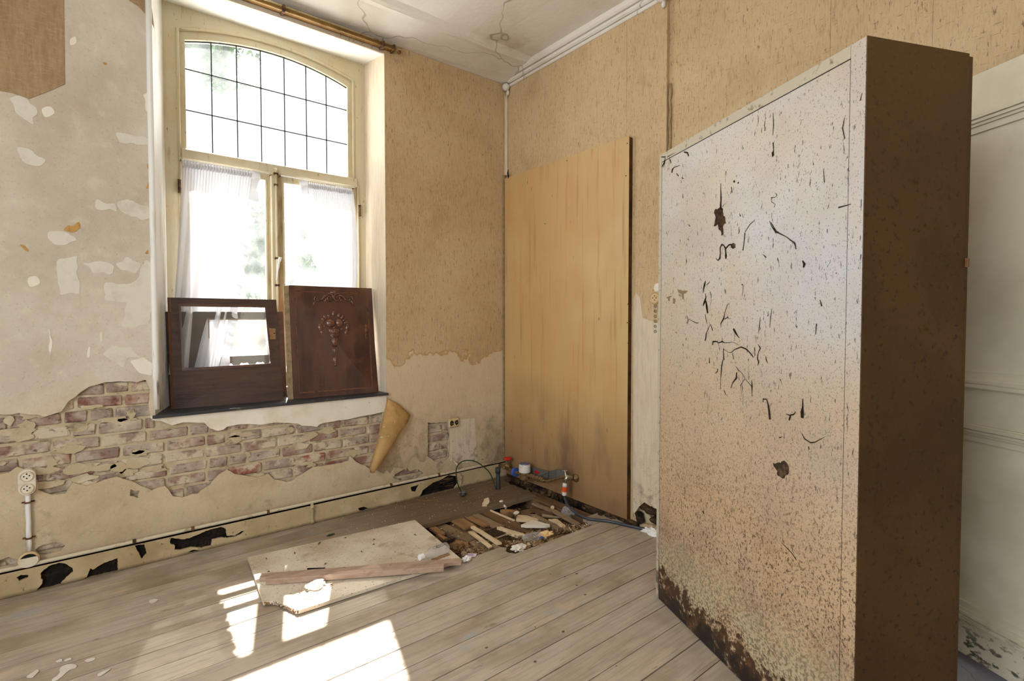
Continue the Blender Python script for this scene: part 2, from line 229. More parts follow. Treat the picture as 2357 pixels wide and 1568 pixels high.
m_chip = mat('speckled_chipboard', (216, 204, 184), 0.85, [((176, 156, 128), 3, 0.45, 0.65, dict(f=0.7)), ((110, 84, 58), 90, 0.62, 0.68, dict(f=0.9)), ((226, 214, 196), 60, 0.56, 0.7, dict(f=0.6)), ((70, 54, 40), 34, 0.70, 0.74), ((150, 124, 90), 8, 0.58, 0.7, dict(f=0.6))], [(150, 0.0015)], world=True)
m_chip_edge = mat('chipboard_edge', (150, 122, 88), 0.9, [((90, 66, 42), 60, 0.45, 0.6)], [(120, 0.004)], world=True)
m_strip = wood('reddish_wood_strip', (180, 154, 134), (146, 118, 98), 0.6, st=(1.5, 14, 14))
m_orangew = wood('orange_softwood', (160, 122, 82), (120, 86, 54), 0.8, st=(10, 2, 10))
m_palew = wood('pale_softwood', (222, 200, 164), (176, 142, 98), 0.8, st=(10, 3, 10))
m_greyw = wood('grey_old_wood', (146, 124, 94), (104, 86, 62), 0.9, st=(10, 2, 10))
m_brownw = wood('brown_old_wood', (118, 90, 62), (76, 56, 38), 0.9, st=(8, 2, 8))
m_flap = mat('wallpaper_backing', (242, 210, 150), 0.75, [((208, 166, 92), 4, 0.50, 0.72), ((228, 198, 142), 5, 0.5, 0.7, dict(f=0.7)), ((242, 236, 220), 40, 0.66, 0.69, dict(st=(1, 1, 1.5)))], [(12, 0.004)], world=True)
m_door = mat('cream_door_paint', (224, 216, 192), 0.5, [((182, 172, 146), 2.5, 0.45, 0.7, dict(f=0.6)), ((176, 152, 112), 3, 0.55, 0.75, dict(st=(1, 1, 0.4), f=0.5)), ((60, 48, 40), 16, 0.735, 0.75), ((72, 60, 52), 24, 0.52, 0.6, dict(st=(1, 1, 1.8), z=(0.20, 0.1), wob=0.1, f=0.9)), ((232, 230, 222), 70, 0.72, 0.75, dict(f=0.7))], [(30, 0.0015)], spec=0.45)
m_stone = mat('pale_blue_stone', (178, 180, 192), 0.55, [((150, 150, 160), 5, 0.45, 0.65), ((70, 68, 70), 4, 0.008, 0.0, dict(k='crack'))], world=True)
m_white = mat('white_paper', (240, 238, 234), 0.8); m_pink = mat('pink_card', (226, 200, 222), 0.7); m_ink = mat('blue_ink', (92, 92, 150), 0.7)
m_leaf = mat('leaf_green', (62, 112, 20), 0.6, [((34, 88, 36), 4, 0.45, 0.6)]); m_bark = mat('tree_bark', (92, 78, 60), 0.9)
m_bounce = mat('pale_bounce_ground', (186, 184, 178), 0.9); m_chipmix = mat('wood_chips', (150, 120, 84), 0.9, [((206, 190, 160), 25, 0.55, 0.6), ((84, 58, 38), 20, 0.5, 0.6), ((40, 70, 90), 14, 0.72, 0.74)], world=True)  # unseen outdoor ground is kept pale to bounce light indoors
m_dirt = mat('dark_grime', (52, 40, 28), 0.9, [((96, 74, 50), 40, 0.5, 0.65)], [(90, 0.003)]); m_peel = mat('torn_core', (74, 52, 30), 0.9, [((30, 20, 12), 60, 0.45, 0.6)], [(70, 0.004)])

# ------------------------------------------------------------------ building helpers
OFF = {}
def tag(o, label=None, cat=None, group=None, kind=None):
    if label: o['label'] = label
    if cat: o['category'] = cat
    if group: o['group'] = group
    if kind: o['kind'] = kind
    return o
def thing(name, loc, label, cat, group=None):
    o = bpy.data.objects.new(name, None); COL.objects.link(o); o.location = loc; o.empty_display_size = 0.05
    OFF[o] = Vector(loc); return tag(o, label, cat, group)
def obj(name, bm, m, parent=None, smooth=False, kind=None, label=None):
    if parent is not None: off = OFF[parent]
    elif kind == 'structure': off = Vector((0, 0, 0))
    else:
        vs = [v.co for v in bm.verts]
        off = Vector(((min(v.x for v in vs) + max(v.x for v in vs)) / 2, (min(v.y for v in vs) + max(v.y for v in vs)) / 2, min(v.z for v in vs)))
    bmesh.ops.recalc_face_normals(bm, faces=bm.faces)
    for v in bm.verts: v.co -= off
    me = bpy.data.meshes.new(name); bm.to_mesh(me); bm.free(); me.materials.append(m)
    if smooth:
        for p in me.polygons: p.use_smooth = True
    o = bpy.data.objects.new(name, me); COL.objects.link(o); OFF[o] = off
    if parent is not None: o.parent = parent
    else: o.location = off
    if kind: o['kind'] = kind
    if label: o['label'] = label
    return o
def B(): return bmesh.new()
def quadbox(bm, P, t, bev=0.0):
    "slab: four corner points (ccw from the front) and a thickness vector"
    a = [bm.verts.new(p) for p in P]; b = [bm.verts.new(Vector(p) + t) for p in P]
    fs = [bm.faces.new(a), bm.faces.new(b[::-1])] + [bm.faces.new((a[i], b[i], b[(i + 1) % len(a)], a[(i + 1) % len(a)])) for i in range(len(a))]
    if bev:
        es = set(e for f in fs for e in f.edges); bmesh.ops.bevel(bm, geom=list(es), offset=bev, segments=1, affect='EDGES', profile=0.5, clamp_overlap=True)
    return bm
def box(bm, x0, x1, y0, y1, z0, z1, bev=0.0):
    return quadbox(bm, [Vector((x0, y0, z0)), Vector((x1, y0, z0)), Vector((x1, y0, z1)), Vector((x0, y0, z1))], Vector((0, y1 - y0, 0)), bev)
def tube(bm, pts, r, n=10, caps=True):
    pts = [Vector(p) for p in pts]; rings = []; rr = r if isinstance(r, (list, tuple)) else [r] * len(pts)
    prev = None
    for i, p in enumerate(pts):
        d = (pts[min(i + 1, len(pts) - 1)] - pts[max(i - 1, 0)]).normalized()
        if prev is None: a = d.orthogonal().normalized()
        else: a = (prev - d * prev.dot(d)).normalized()
        prev = a; b = d.cross(a)
        rings.append([bm.verts.new(p + (a * math.cos(t) + b * math.sin(t)) * rr[i]) for t in [2 * math.pi * k / n for k in range(n)]])
    for i in range(len(rings) - 1):
        for k in range(n): bm.faces.new((rings[i][k], rings[i][(k + 1) % n], rings[i + 1][(k + 1) % n], rings[i + 1][k]))
    if caps: bm.faces.new(rings[0][::-1]); bm.faces.new(rings[-1])
    return bm
def spline(pts, n=8):
    P = [Vector(p) for p in pts]; P = [P[0] * 2 - P[1]] + P + [P[-1] * 2 - P[-2]]; out = []
    for i in range(1, len(P) - 2):
        for k in range(n):
            t = k / n; a, b, c, d = P[i - 1:i + 3]
            out.append(0.5 * ((2 * b) + (c - a) * t + (2 * a - 5 * b + 4 * c - d) * t * t + (3 * b - a - 3 * c + d) * t ** 3))
    return out + [P[-2]]
def jag(pts, step, amp, rs=None):
    out = []; n = len(pts); rs = rs or random
    for i in range(n):
        a = Vector(pts[i]); b = Vector(pts[(i + 1) % n]); k = max(1, int((b - a).length / step)); nn = Vector((-(b - a).y, (b - a).x)).normalized() if (b - a).length > 1e-6 else Vector((0, 0))
        for j in range(k):
            out.append(a.lerp(b, j / k) + nn * ((rs.random() - 0.5) * 2 * amp if j or amp > 0 else 0))
    return out
def jline(pts, step, amp):
    o = jag(list(pts), step, amp); n = sum(max(1, int((Vector(pts[i + 1]) - Vector(pts[i])).length / step)) for i in range(len(pts) - 1)); return [tuple(p) for p in o[:n + 1]]
def organic(pts, amp=0.0015, step=0.006):
    P = [Vector(p) for p in pts]; n = len(P); out = []
    for i in range(n):
        a, b, c, d = P[i - 1], P[i], P[(i + 1) % n], P[(i + 2) % n]; k = max(2, int((c - b).length / step))
        for j in range(k):
            t = j / k; q = 0.5 * ((2 * b) + (c - a) * t + (2 * a - 5 * b + 4 * c - d) * t * t + (3 * b - a - 3 * c + d) * t ** 3)
            out.append((q.x + random.uniform(-amp, amp), q.y + random.uniform(-amp, amp)))
    return out
def plate(bm, outer, holes, fn, t, back=False):
    "flat sheet with holes cut in it and real thickness; fn(u, v, w) gives the place"
    for w in ([0, t] if back else [0]):
        loops = []
        es = []
        for lp in [outer] + list(holes):
            vs = [bm.verts.new(fn(p[0], p[1], w)) for p in lp]; loops.append(vs)
            es += [bm.edges.new((vs[i], vs[(i + 1) % len(vs)])) for i in range(len(vs))]
        bmesh.ops.triangle_fill(bm, edges=es, use_beauty=True, use_dissolve=False)
        if w == 0: front = loops
        else: bk = loops
    if not back: bk = [[bm.verts.new(fn(p[0], p[1], t)) for p in lp] for lp in [outer] + list(holes)]
    for a, b in zip(front, bk):
        for i in range(len(a)): bm.faces.new((a[i], a[(i + 1) % len(a)], b[(i + 1) % len(a)], b[i]))
    return bm
def rect(x0, x1, y0, y1): return [(x0, y0), (x1, y0), (x1, y1), (x0, y1)]
def fY(y0): return lambda u, v, w: Vector((u, y0 + w, v))
def fX(x0): return lambda u, v, w: Vector((x0 + w, u, v))
def fZ(z0): return lambda u, v, w: Vector((u, v, z0 - w))
def pxY(pts, y): return [(p.x, p.z) for p in (atY(a, b, y) for a, b in pts)]
def pxX(pts, x): return [(p.y, p.z) for p in (atX(a, b, x) for a, b in pts)]
def pxZ(pts, z): return [(p.x, p.y) for p in (atZ(a, b, z) for a, b in pts)]
def inpoly(x, y, P):
    c = False; n = len(P)
    for i in range(n):
        x1, y1 = P[i][0], P[i][1]; x2, y2 = P[(i + 1) % n][0], P[(i + 1) % n][1]
        if (y1 > y) != (y2 > y) and x < (x2 - x1) * (y - y1) / (y2 - y1) + x1: c = not c
    return c
def lathe(bm, prof, o, ax, n=20):
    o = Vector(o); ax = Vector(ax).normalized(); a = ax.orthogonal().normalized(); b = ax.cross(a); rings = []
    for r, h in prof: rings.append([bm.verts.new(o + ax * h + (a * math.cos(t) + b * math.sin(t)) * max(r, 1e-4)) for t in [2 * math.pi * k / n for k in range(n)]])
    for i in range(len(rings) - 1):
        for k in range(n): bm.faces.new((rings[i][k], rings[i][(k + 1) % n], rings[i + 1][(k + 1) % n], rings[i + 1][k]))
    bm.faces.new(rings[0][::-1]); bm.faces.new(rings[-1]); return bm
def blob(bm, c, r, seed=0, amp=0.25, sub=2, sc=(1, 1, 1)):
    rs = random.Random(seed); g = bmesh.ops.create_icosphere(bm, subdivisions=sub, radius=1.0)
    for v in g['verts']: v.co = Vector(c) + Vector((v.co.x * sc[0], v.co.y * sc[1], v.co.z * sc[2])) * r * (1 + (rs.random() - 0.5) * 2 * amp)
    return bm

RX0, RY0, CH = -4.6, -5.2, 3.12       # room: left wall, front wall, ceiling height
# ================================================================== WALL WITH THE WINDOW
WX0, WX1, WZ0, WZ1 = -2.29, -1.018, 0.735, 2.985
BR = [(0, 952), (10, 955), (42, 953), (70, 953), (102, 959), (140, 946), (158, 925), (172, 913), (186, 903), (207, 890), (242, 880), (273, 876), (315, 880), (336, 874), (346, 900), (341, 930), (348, 958),
      (353, 968), (370, 969), (396, 979), (415, 974), (421, 972), (470, 973), (483, 985), (501, 992), (514, 989), (523, 982), (549, 977), (574, 976), (600, 978), (630, 973), (656, 973), (685, 975), (695, 980), (719, 981),
      (729, 983), (736, 976), (753, 972), (778, 968), (804, 965), (827, 959), (862, 953), (882, 948), (862, 1082), (846, 1076), (821, 1063), (806, 1049), (803, 1062), (770, 1070), (722, 1077), (698, 1092), (675, 1105), (660, 1110), (630, 1104), (618, 1092), (590, 1098), (560, 1096), (540, 1092),
      (522, 1081), (505, 1094), (491, 1109), (456, 1137), (421, 1144), (400, 1142), (380, 1120), (350, 1128), (300, 1108), (270, 1096), (240, 1104), (200, 1120), (170, 1112), (150, 1138), (118, 1140), (90, 1128), (84, 1090), (40, 1076), (20, 1090), (0, 1096)]
brp = pxY(BR, 0.0); brp[0] = (-3.25, brp[0][1] + 0.01); brp[-1] = (-3.25, brp[-1][1])
brp = [tuple(p) for p in jag(brp, 0.022, 0.004)]
holes_px = [[(985, 974), (1030, 972), (1036, 1000), (1032, 1030), (1036, 1052), (1020, 1068), (1000, 1062), (984, 1050)],
            [(910, 1092), (928, 1082), (936, 1076), (944, 1086), (962, 1080), (975, 1090), (958, 1104), (920, 1106), (905, 1100)],
            [(80, 1266), (100, 1254), (140, 1248), (151, 1256), (140, 1268), (110, 1278), (86, 1277)], [(0, 1290), (20, 1282), (44, 1288), (34, 1300), (0, 1306)],
            [(300, 1128), (322, 1130), (318, 1146), (298, 1142)]]
hol = []
for hp in holes_px:
    q = pxY(hp, 0.0); hol.append([tuple(p) for p in jag(q, 0.015, 0.003)])
win_hole = [(WX0, WZ0), (WX1, WZ0), (WX1, WZ1), (WX0, WZ1)]
bm = plate(B(), rect(RX0, 0.0, 0.0, 3.065), [win_hole, brp] + hol, fY(0.0), 0.012)
wall_back = obj('wall_back', bm, m_plaster, kind='structure')
obj('mortar', plate(B(), rect(RX0, 0.3, -0.2, 3.3), [[(WX0, WZ0), (WX1, WZ0), (WX1, 3.032), (WX0, 3.032)]], fY(0.024), 0.42, True), m_mortar, wall_back)
# bricks, one object each, where the plaster has come off
bmeshes = []
def brick_mesh(L, seed):
    rs = random.Random(seed); bm = box(B(), -L / 2, L / 2, 0.0, 0.03, -0.0265, 0.0265, 0.006)
    for v in bm.verts: v.co += Vector((rs.uniform(-1, 1) * 0.0035, rs.uniform(-1, 1) * 0.002, rs.uniform(-1, 1) * 0.003))
    me = bpy.data.meshes.new('brick'); bmesh.ops.recalc_face_normals(bm, faces=bm.faces); bm.to_mesh(me); bm.free(); me.materials.append(m_brick); return me
stretch = [brick_mesh(0.172, i) for i in range(7)]; header = [brick_mesh(0.084, 40 + i) for i in range(5)]
allp = [brp] + hol; rs = random.Random(11)
for k in range(-11, 6):
    zc = 0.743 + 0.065 * k + 0.032; x = -3.3 + rs.uniform(0, 0.15) + (0.09 if k % 2 else 0)
    while x < -0.3:
        L = 0.172 if rs.random() < 0.72 else 0.084
        xc = x + L / 2
        hit = any(inpoly(xc + dx * L / 2, zc + dz, P) for P in allp for dx in (-0.9, -0.45, 0, 0.45, 0.9) for dz in (-0.022, 0, 0.022))
        xe_ = min(x + L, WX0 - 0.005) if (zc > WZ0 - 0.03 and x < WX0) else x + L
        if hit and xe_ - x > 0.03 and not (WX0 - 0.0 < xc < WX1 + 0.1 and zc > WZ0 - 0.02 and x >= WX0):
            o = bpy.data.objects.new('brick', rs.choice(stretch if L > 0.1 else header)); COL.objects.link(o); o.parent = wall_back
            o.scale.x = (xe_ - x) / L; o.location = ((x + xe_) / 2, 0.0145 + rs.uniform(-0.001, 0.004), zc + rs.uniform(-0.002, 0.002)); o.rotation_euler = (0, rs.uniform(-0.012, 0.012), 0)
        x += L + 0.012
rs = random.Random(31); smear = pxY([(0, 960), (160, 1000), (330, 1010), (420, 1040), (520, 1060), (430, 1130), (150, 1130), (0, 1090)], 0.0)
ns = 0
while ns < 46:
    cx_, cz_ = rs.uniform(-3.1, -1.05), rs.uniform(0.28, 0.85)
    if not inpoly(cx_, cz_, brp) or (not inpoly(cx_, cz_, smear) and rs.random() < 0.7): continue
    w_, h_ = rs.uniform(0.02, 0.08), rs.uniform(0.008, 0.03); n_ = 14
    obj('mortar_smear', plate(B(), [(cx_ + w_ * math.cos(2 * math.pi * q / n_) * rs.uniform(0.55, 1.15), cz_ + h_ * math.sin(2 * math.pi * q / n_) * rs.uniform(0.5, 1.2)) for q in range(n_)], [], fY(0.0118 - 0.0004 * (ns % 5)), 0.006), m_mortar, wall_back); ns += 1
# splayed reveals, soffit and bead of the window opening
r_ = B(); quadbox(r_, [Vector((WX1, 0.001, WZ0)), Vector((-1.028, 0.3, WZ0)), Vector((-1.028, 0.3, 3.03)), Vector((WX1, 0.001, WZ1))], Vector((0.02, 0, 0)))
obj('window_reveal', r_, m_paper_pale, wall_back, label='right window reveal in pale wallpaper')
r_ = B(); quadbox(r_, [Vector((WX0, 0.001, WZ0)), Vector((-2.204, 0.3, WZ0)), Vector((-2.204, 0.3, 3.03)), Vector((WX0, 0.001, WZ1))], Vector((-0.02, 0, 0)))
obj('window_reveal', r_, m_bead, wall_back, label='left window reveal in white paint')
r_ = B(); quadbox(r_, [Vector((WX0, 0.001, WZ1)), Vector((WX1, 0.001, WZ1)), Vector((-1.02, 0.31, 3.026)), Vector((-2.21, 0.31, 3.026))], Vector((0, 0, 0.02)))
obj('soffit', r_, m_soffit, wall_back)
tb = tube(B(), [(WX0 + 0.006, -0.002, z) for z in (0.78, 1.0, 1.3, 1.9, 2.5, 2.99)], [0.012, 0.015, 0.014, 0.0145, 0.014, 0.014], 12)
obj('corner_bead', tb, m_bead, wall_back, True, label='white rounded corner bead')
# thin white plaster band right below the sill
wb = pxY([(346, 962), (352, 968)] + BR[18:43] + [(890, 950), (892, 916)], 0.0)
bm = plate(B(), [(WX0 - 0.015, 0.733)] + [tuple(p) for p in wb[1:-1]] + [(WX1 + 0.01, 0.733)], [], fY(-0.003), 0.012)
obj('plaster_band', bm, m_white_plaster, wall_back, label='white plaster band under the sill')
# patches of skim coat and paint on the left plaster
def wpatch(pts, m, name='plaster_patch', y=-0.0015, step=0.018, amp=0.004):
    q = pxY(pts, 0.0); return obj(name, plate(B(), organic([tuple(p) for p in jag(q, step * 1.3, amp * 1.8)], amp * 0.3), [], fY(y), 0.003), m, wall_back)
for P in [[(268, 310), (300, 308), (330, 316), (345, 328), (318, 336), (275, 326)], [(222, 462), (262, 470), (268, 486), (224, 480)], [(272, 470), (290, 458), (340, 476), (352, 500), (330, 505), (276, 486)],
          [(242, 655), (300, 650), (318, 640), (336, 600), (352, 612), (356, 700), (340, 745), (310, 756), (280, 750), (290, 700), (245, 690)], [(190, 604), (240, 600), (262, 612), (256, 632), (216, 628)], [(268, 608), (292, 592), (326, 610), (312, 626), (276, 622)],
          [(112, 536), (150, 534), (176, 552), (150, 566), (118, 560)], [(40, 340), (70, 345), (104, 368), (90, 385), (55, 372)], [(135, 600), (178, 590), (182, 675), (140, 678), (132, 640)], [(22, 225), (52, 222), (84, 250), (78, 285), (45, 268)],
          [(236, 813), (262, 798), (300, 802), (322, 820), (296, 822), (292, 838), (280, 848), (266, 832)]]: wpatch(P, m_patch_light)
for P in [[(300, 830), (330, 822), (352, 840), (348, 862), (318, 858)], [(96, 250), (118, 246), (126, 262), (104, 270)], [(160, 90), (172, 84), (176, 100), (164, 104)], [(330, 216), (352, 214), (354, 250), (338, 258)], [(64, 640), (84, 636), (92, 652), (72, 660)], [(112, 758), (116, 758), (120, 800), (117, 828), (113, 800)], [(230, 766), (234, 766), (235, 786), (231, 786)], [(203, 800), (207, 800), (206, 822), (203, 822)]]: wpatch(P, m_white_plaster, amp=0.002)
for P in [[(146, 528), (158, 520), (168, 522), (182, 511), (184, 524), (168, 534), (154, 532)], [(46, 562), (54, 566), (66, 576), (62, 580), (50, 570)], [(338, 378), (355, 374), (355, 424), (336, 434), (346, 402)], [(334, 584), (342, 576), (340, 584)], [(236, 143), (247, 146), (245, 150), (237, 148)]]: wpatch(P, m_patch_tan, 'paint_patch', amp=0.002)
# wallpaper on this wall
def paper(pts, m, y, name='wallpaper', step=0.02, amp=0.002, label=None, holes=()):
    q = pxY(pts, 0.0); return obj(name, plate(B(), [tuple(p) for p in jag(q, step, amp)], [pxY(h, 0.0) for h in holes], fY(y), 0.003), m, wall_back, label=label)
q = pxY([(149, 0), (149, 194), (118, 208), (66, 228), (28, 214), (0, 218)], 0.0)
bm = plate(B(), [(q[0][0], 3.06)] + [tuple(p) for p in q[1:-1]] + [(-3.3, q[-1][1]), (RX0, 1.9), (RX0, 3.06)], [], fY(-0.003), 0.004)
obj('wallpaper', bm, m_paper_dark, wall_back, label='scrap of brown grasscloth left at the top')
q = pxY([(298, 2), (318, 14), (340, 38), (352, 58), (355, 66)], 0.0)
bm = plate(B(), [(q[0][0] - 0.1, 3.06)] + [tuple(p) for p in q] + [(WX0, 3.06)], [], fY(-0.003), 0.004)
obj('wallpaper', bm, m_paper_dark, wall_back, label='curved scrap of brown paper beside the window')
low = [(888, 912), (893, 930), (900, 955), (880, 1040), (866, 1082), (882, 1090), (890, 1082), (897, 1090), (905, 1076), (920, 1078), (934, 1082), (944, 1056), (956, 1048), (966, 1062), (976, 1064), (984, 1040), (984, 973), (1036, 966), (1040, 980), (1040, 1058), (1046, 1062), (1060, 1066), (1068, 1058), (1098, 1064), (1104, 1060), (1110, 1070), (1128, 1066), (1135, 1078), (1150, 1068)]
lw = pxY(low, 0.0)
seam = atY(1000, 500, 0).x
outer = [(WX1, 3.06), (WX1, 0.74)] + jline(lw, 0.02, 0.0015) + [(-0.045, 0.14), (-0.003, 0.16), (-0.003, 3.06)]
obj('wallpaper', plate(B(), outer, [], fY(-0.0035), 0.004), m_paper_low, wall_back, label='water-stained wallpaper right of the window')
bm = plate(B(), [tuple(p) for p in jag(pxY([(1040, 968), (1092, 962), (1094, 1010), (1099, 1062), (1062, 1066), (1044, 1060)], 0.0), 0.03, 0.001)], [], fY(-0.0055), 0.003)
obj('wallpaper', bm, m_paper_pale, wall_back, label='lifted square of paper beside the socket')
# curled-over tongue of wallpaper hanging at the sill corner
fp = [((890, 914), (892, 918)), ((888, 930), (918, 930)), ((880, 962), (946, 956)), ((872, 990), (938, 976)), ((866, 1020), (918, 1004)), ((857, 1050), (896, 1040)), ((849, 1078), (876, 1072)), ((852, 1088), (862, 1086))]
bm = B(); rows = []
for i, (a, b) in enumerate(fp):
    t = i / (len(fp) - 1); d = -0.012 - 0.045 * math.sin(t * 2.6)
    A = atY(a[0], a[1], d); Bp = atY(b[0], b[1], d); row = []
    for k in range(7):
        s = k / 6; p = A.lerp(Bp, s); p.y += -0.02 * math.sin(s * math.pi) * (0.3 + t) + 0.012 * (s - 0.5); row.append(bm.verts.new(p))
    rows.append(row)
for i in range(len(rows) - 1):
    for k in range(6): bm.faces.new((rows[i][k], rows[i][k + 1], rows[i + 1][k + 1], rows[i + 1][k]))
g = bmesh.ops.solidify(bm, geom=bm.faces[:], thickness=0.0015)
obj('wallpaper_flap', bm, m_flap, wall_back, True, label='torn tongue of wallpaper showing its yellow back')

# sill
sl = B(); box(sl, WX0 - 0.012, WX1 + 0.006, -0.022, 0.31, WZ0, WZ0 + 0.015, 0.002)
tag(obj('window_sill', sl, m_sill, kind='structure'), 'thin dark stone sill under the window')

# ================================================================== WINDOW
win = bpy.data.objects.new('window_1', None); COL.objects.link(win); win['kind'] = 'structure'; OFF[win] = Vector((0, 0, 0))
YF = 0.3
GX0, GX1, GZ0 = -2.097, -1.147, 2.221
def arch(x0, x1, zs, zc, n=16):
    return [(x0 + (x1 - x0) * i / n, zs + (zc - zs) * (1 - (2 * i / n - 1) ** 2)) for i in range(n + 1)]
FX0, FX1 = -2.206, -1.026
# outer frame with arched light and the lower opening
up = [(GX0 - 0.03, GZ0 - 0.03), (GX1 + 0.03, GZ0 - 0.03)] + arch(GX1 + 0.03, GX0 - 0.03, 2.885, 2.965)
lo = rect(-2.125, -1.088, 0.80, 2.165)
obj('window_frame', plate(B(), rect(FX0, FX1, 0.75, 3.03), [up, lo], fY(YF), 0.07, True), m_cream, win)
# raised bead round the arched light
A1 = [(GX0 - 0.036, GZ0 - 0.05)] + arch(GX0 - 0.036, GX1 + 0.036, 2.892, 2.972) + [(GX1 + 0.036, GZ0 - 0.05)]
obj('window_bead', tube(B(), [(x, YF - 0.002, z) for x, z in A1], 0.008, 8), m_cream, win, True)
for x in (-2.13, -1.083): obj('window_bead', tube(B(), [(x, YF - 0.002, 0.8), (x, YF - 0.002, GZ0 - 0.05)], 0.008, 8), m_cream, win, True)
# arched sash
up2 = [(GX0, GZ0), (GX1, GZ0)] + arch(GX1, GX0, 2.845, 2.925)
usash = obj('upper_sash', plate(B(), [(GX0 - 0.032, GZ0 - 0.04), (GX1 + 0.032, GZ0 - 0.04)] + arch(GX1 + 0.032, GX0 - 0.032, 2.888, 2.968), [up2], fY(YF + 0.012), 0.05, True), m_cream, win)
tr = B(); box(tr, -2.125, -1.088, YF - 0.012, YF + 0.05, 2.160, 2.222, 0.006); obj('transom', tr, m_cream, win)
# leaded lights: every pane its own piece, cames between
ax = lambda x: 2.845 + 0.08 * (1 - (2 * (x - GX0) / (GX1 - GX0) - 1) ** 2)
vx = [GX0] + [atY(p, 250, YF + 0.03).x for p in (488, 546, 601, 655, 705, 751)] + [GX1]
hz = [GZ0, atY(600, 290, YF + 0.03).z, atY(600, 203, YF + 0.03).z]
YG = YF + 0.032
for i in range(7):
    for j in range(3):
        x0, x1 = vx[i] + 0.002, vx[i + 1] - 0.002; z0 = hz[j] + 0.002
        ztop = [(x1, hz[j + 1] - 0.002), (x0, hz[j + 1] - 0.002)] if j < 2 else [(x1, ax(x1) + 0.01), ((x0 + x1) / 2, ax((x0 + x1) / 2) + 0.01), (x0, ax(x0) + 0.01)]
        o = obj('pane', plate(B(), [(x0, z0), (x1, z0)] + ztop, [], fY(YG), 0.003, True), m_glass, usash)
for i in range(1, 7):
    b = B(); box(b, vx[i] - 0.003, vx[i] + 0.003, YG - 0.003, YG + 0.006, GZ0, ax(vx[i]) + 0.005); obj('lead_came', b, m_lead, usash)
for z in hz[1:]:
    b = B(); box(b, GX0, GX1, YG - 0.003, YG + 0.006, z - 0.003, z + 0.003); obj('lead_came', b, m_lead, usash)
obj('lead_came', tube(B(), [(x, YG, z - 0.004) for x, z in arch(GX0, GX1, 2.845, 2.925)], 0.0035, 6), m_lead, usash)
# the two casements
def casement(x0, x1, gx0, gx1, name):
    s = obj('casement', plate(B(), rect(x0, x1, 0.81, 2.158), [rect(gx0, gx1, 0.90, 2.118)], fY(YF + 0.004), 0.045, True), m_sash, win)
    g = rect(gx0, gx1, 0.90, 2.118)
    obj('glazing_bead', plate(B(), rect(gx0 - 0.006, gx1 + 0.006, 0.894, 2.124), [rect(gx0 + 0.004, gx1 - 0.004, 0.904, 2.114)], fY(YF + 0.0), 0.006), m_cream, s)
    obj('pane', plate(B(), g, [], fY(YF + 0.03), 0.003, True), m_glass, s)
casement(-2.123, -1.634, -2.085, -1.677, 'left'); casement(-1.632, -1.09, -1.575, -1.122, 'right')
b = B(); box(b, -1.655, -1.618, YF - 0.022, YF + 0.004, 0.81, 2.16, 0.006); obj('cover_strip', b, m_cream, win)
obj('espagnolette_rod', tube(B(), [(-1.626, YF - 0.030, z) for z in (0.85, 1.3, 1.8, 2.19)], 0.006, 8), m_cream, win, True)
for z in (2.15, 2.08, 1.62, 1.45): b = B(); box(b, -1.640, -1.612, YF - 0.036, YF - 0.02, z, z + 0.014, 0.003); obj('rod_guide', b, m_rust, win)
H0 = atY(643, 600, YF - 0.05)
hb = tube(B(), spline([H0 + Vector((-0.012, 0.02, -0.12)), H0 + Vector((-0.01, 0, -0.06)), H0 + Vector((0, 0, 0)), H0 + Vector((0.004, -0.005, 0.02))], 5), [0.004] * 6 + [0.006] * 4 + [0.009] * 5 + [0.011], 10)
obj('window_handle', hb, m_bead, win, True)
for x, z in [(-2.137, 2.0), (-2.137, 1.1), (-1.076, 2.0), (-1.076, 1.1)]:
    h = B(); tube(h, [(x, YF - 0.012, z - 0.035), (x, YF - 0.012, z + 0.035)], 0.008, 8)
    for dz in (-0.036, -0.012, 0.012, 0.036): lathe(h, [(0.0095, 0), (0.0095, 0.004)], (x, YF - 0.012, z + dz - 0.002), (0, 0, 1), 10)
    obj('hinge', h, m_rust, win)

# ================================================================== RIGHT WALL
YS = -1.462
door_hole = rect(-3.52, -2.645, -0.05, 2.085)
tear = [tuple(p) for p in jag(pxX([(1466, 1206), (1460, 1180), (1470, 1168), (1482, 1158), (1500, 1166), (1514, 1172), (1514, 1212)], 0.0), 0.02, 0.006)]
wr = plate(B(), [(YS, -0.2), (0.0, -0.2), (0.0, 3.1), (YS, 3.1)], [tear], fX(0.0), 0.035, False)
wall_right = obj('wall_right', wr, m_paper, kind='structure')
obj('wall_core', plate(B(), [(RY0, -0.2), (0.3, -0.2), (0.3, 3.3), (RY0, 3.3)], [door_hole], fX(0.031), 0.12, True), m_mortar, wall_right)
obj('wall_bay', plate(B(), [(RY0, 0), (YS, 0), (YS, 3.12), (RY0, 3.12)], [rect(-3.52, -2.645, 0.02, 2.085)], fX(0.024), 0.008), m_paper, wall_right)
def strip(y0, y1, x, z0=0.0, z1=3.03, m=m_paper, lab=None):
    hs = []
    b = plate(B(), [tuple(p) for p in [(y0, z0), (y1, z0), (y1, z1), (y0, z1)]], hs, fX(x), 0.003); return obj('wallpaper', b, m, wall_right, label=lab)
ys = [-0.02, atX(1305, 300, 0).y, atX(1443, 200, 0).y, YS]
for i in range(3): strip(ys[i + 1] + 0.0005, ys[i] - 0.0005, -0.003 - 0.0006 * (i % 2), 0.33)
b = plate(B(), [tuple(p) for p in jag(pxX([(1458, 330), (1458, 1178), (1462, 1182), (1472, 1166), (1484, 1156), (1500, 1164), (1514, 1166), (1514, 700), (1508, 330)], 0.0), 0.03, 0.0012)], [], fX(-0.005), 0.002)
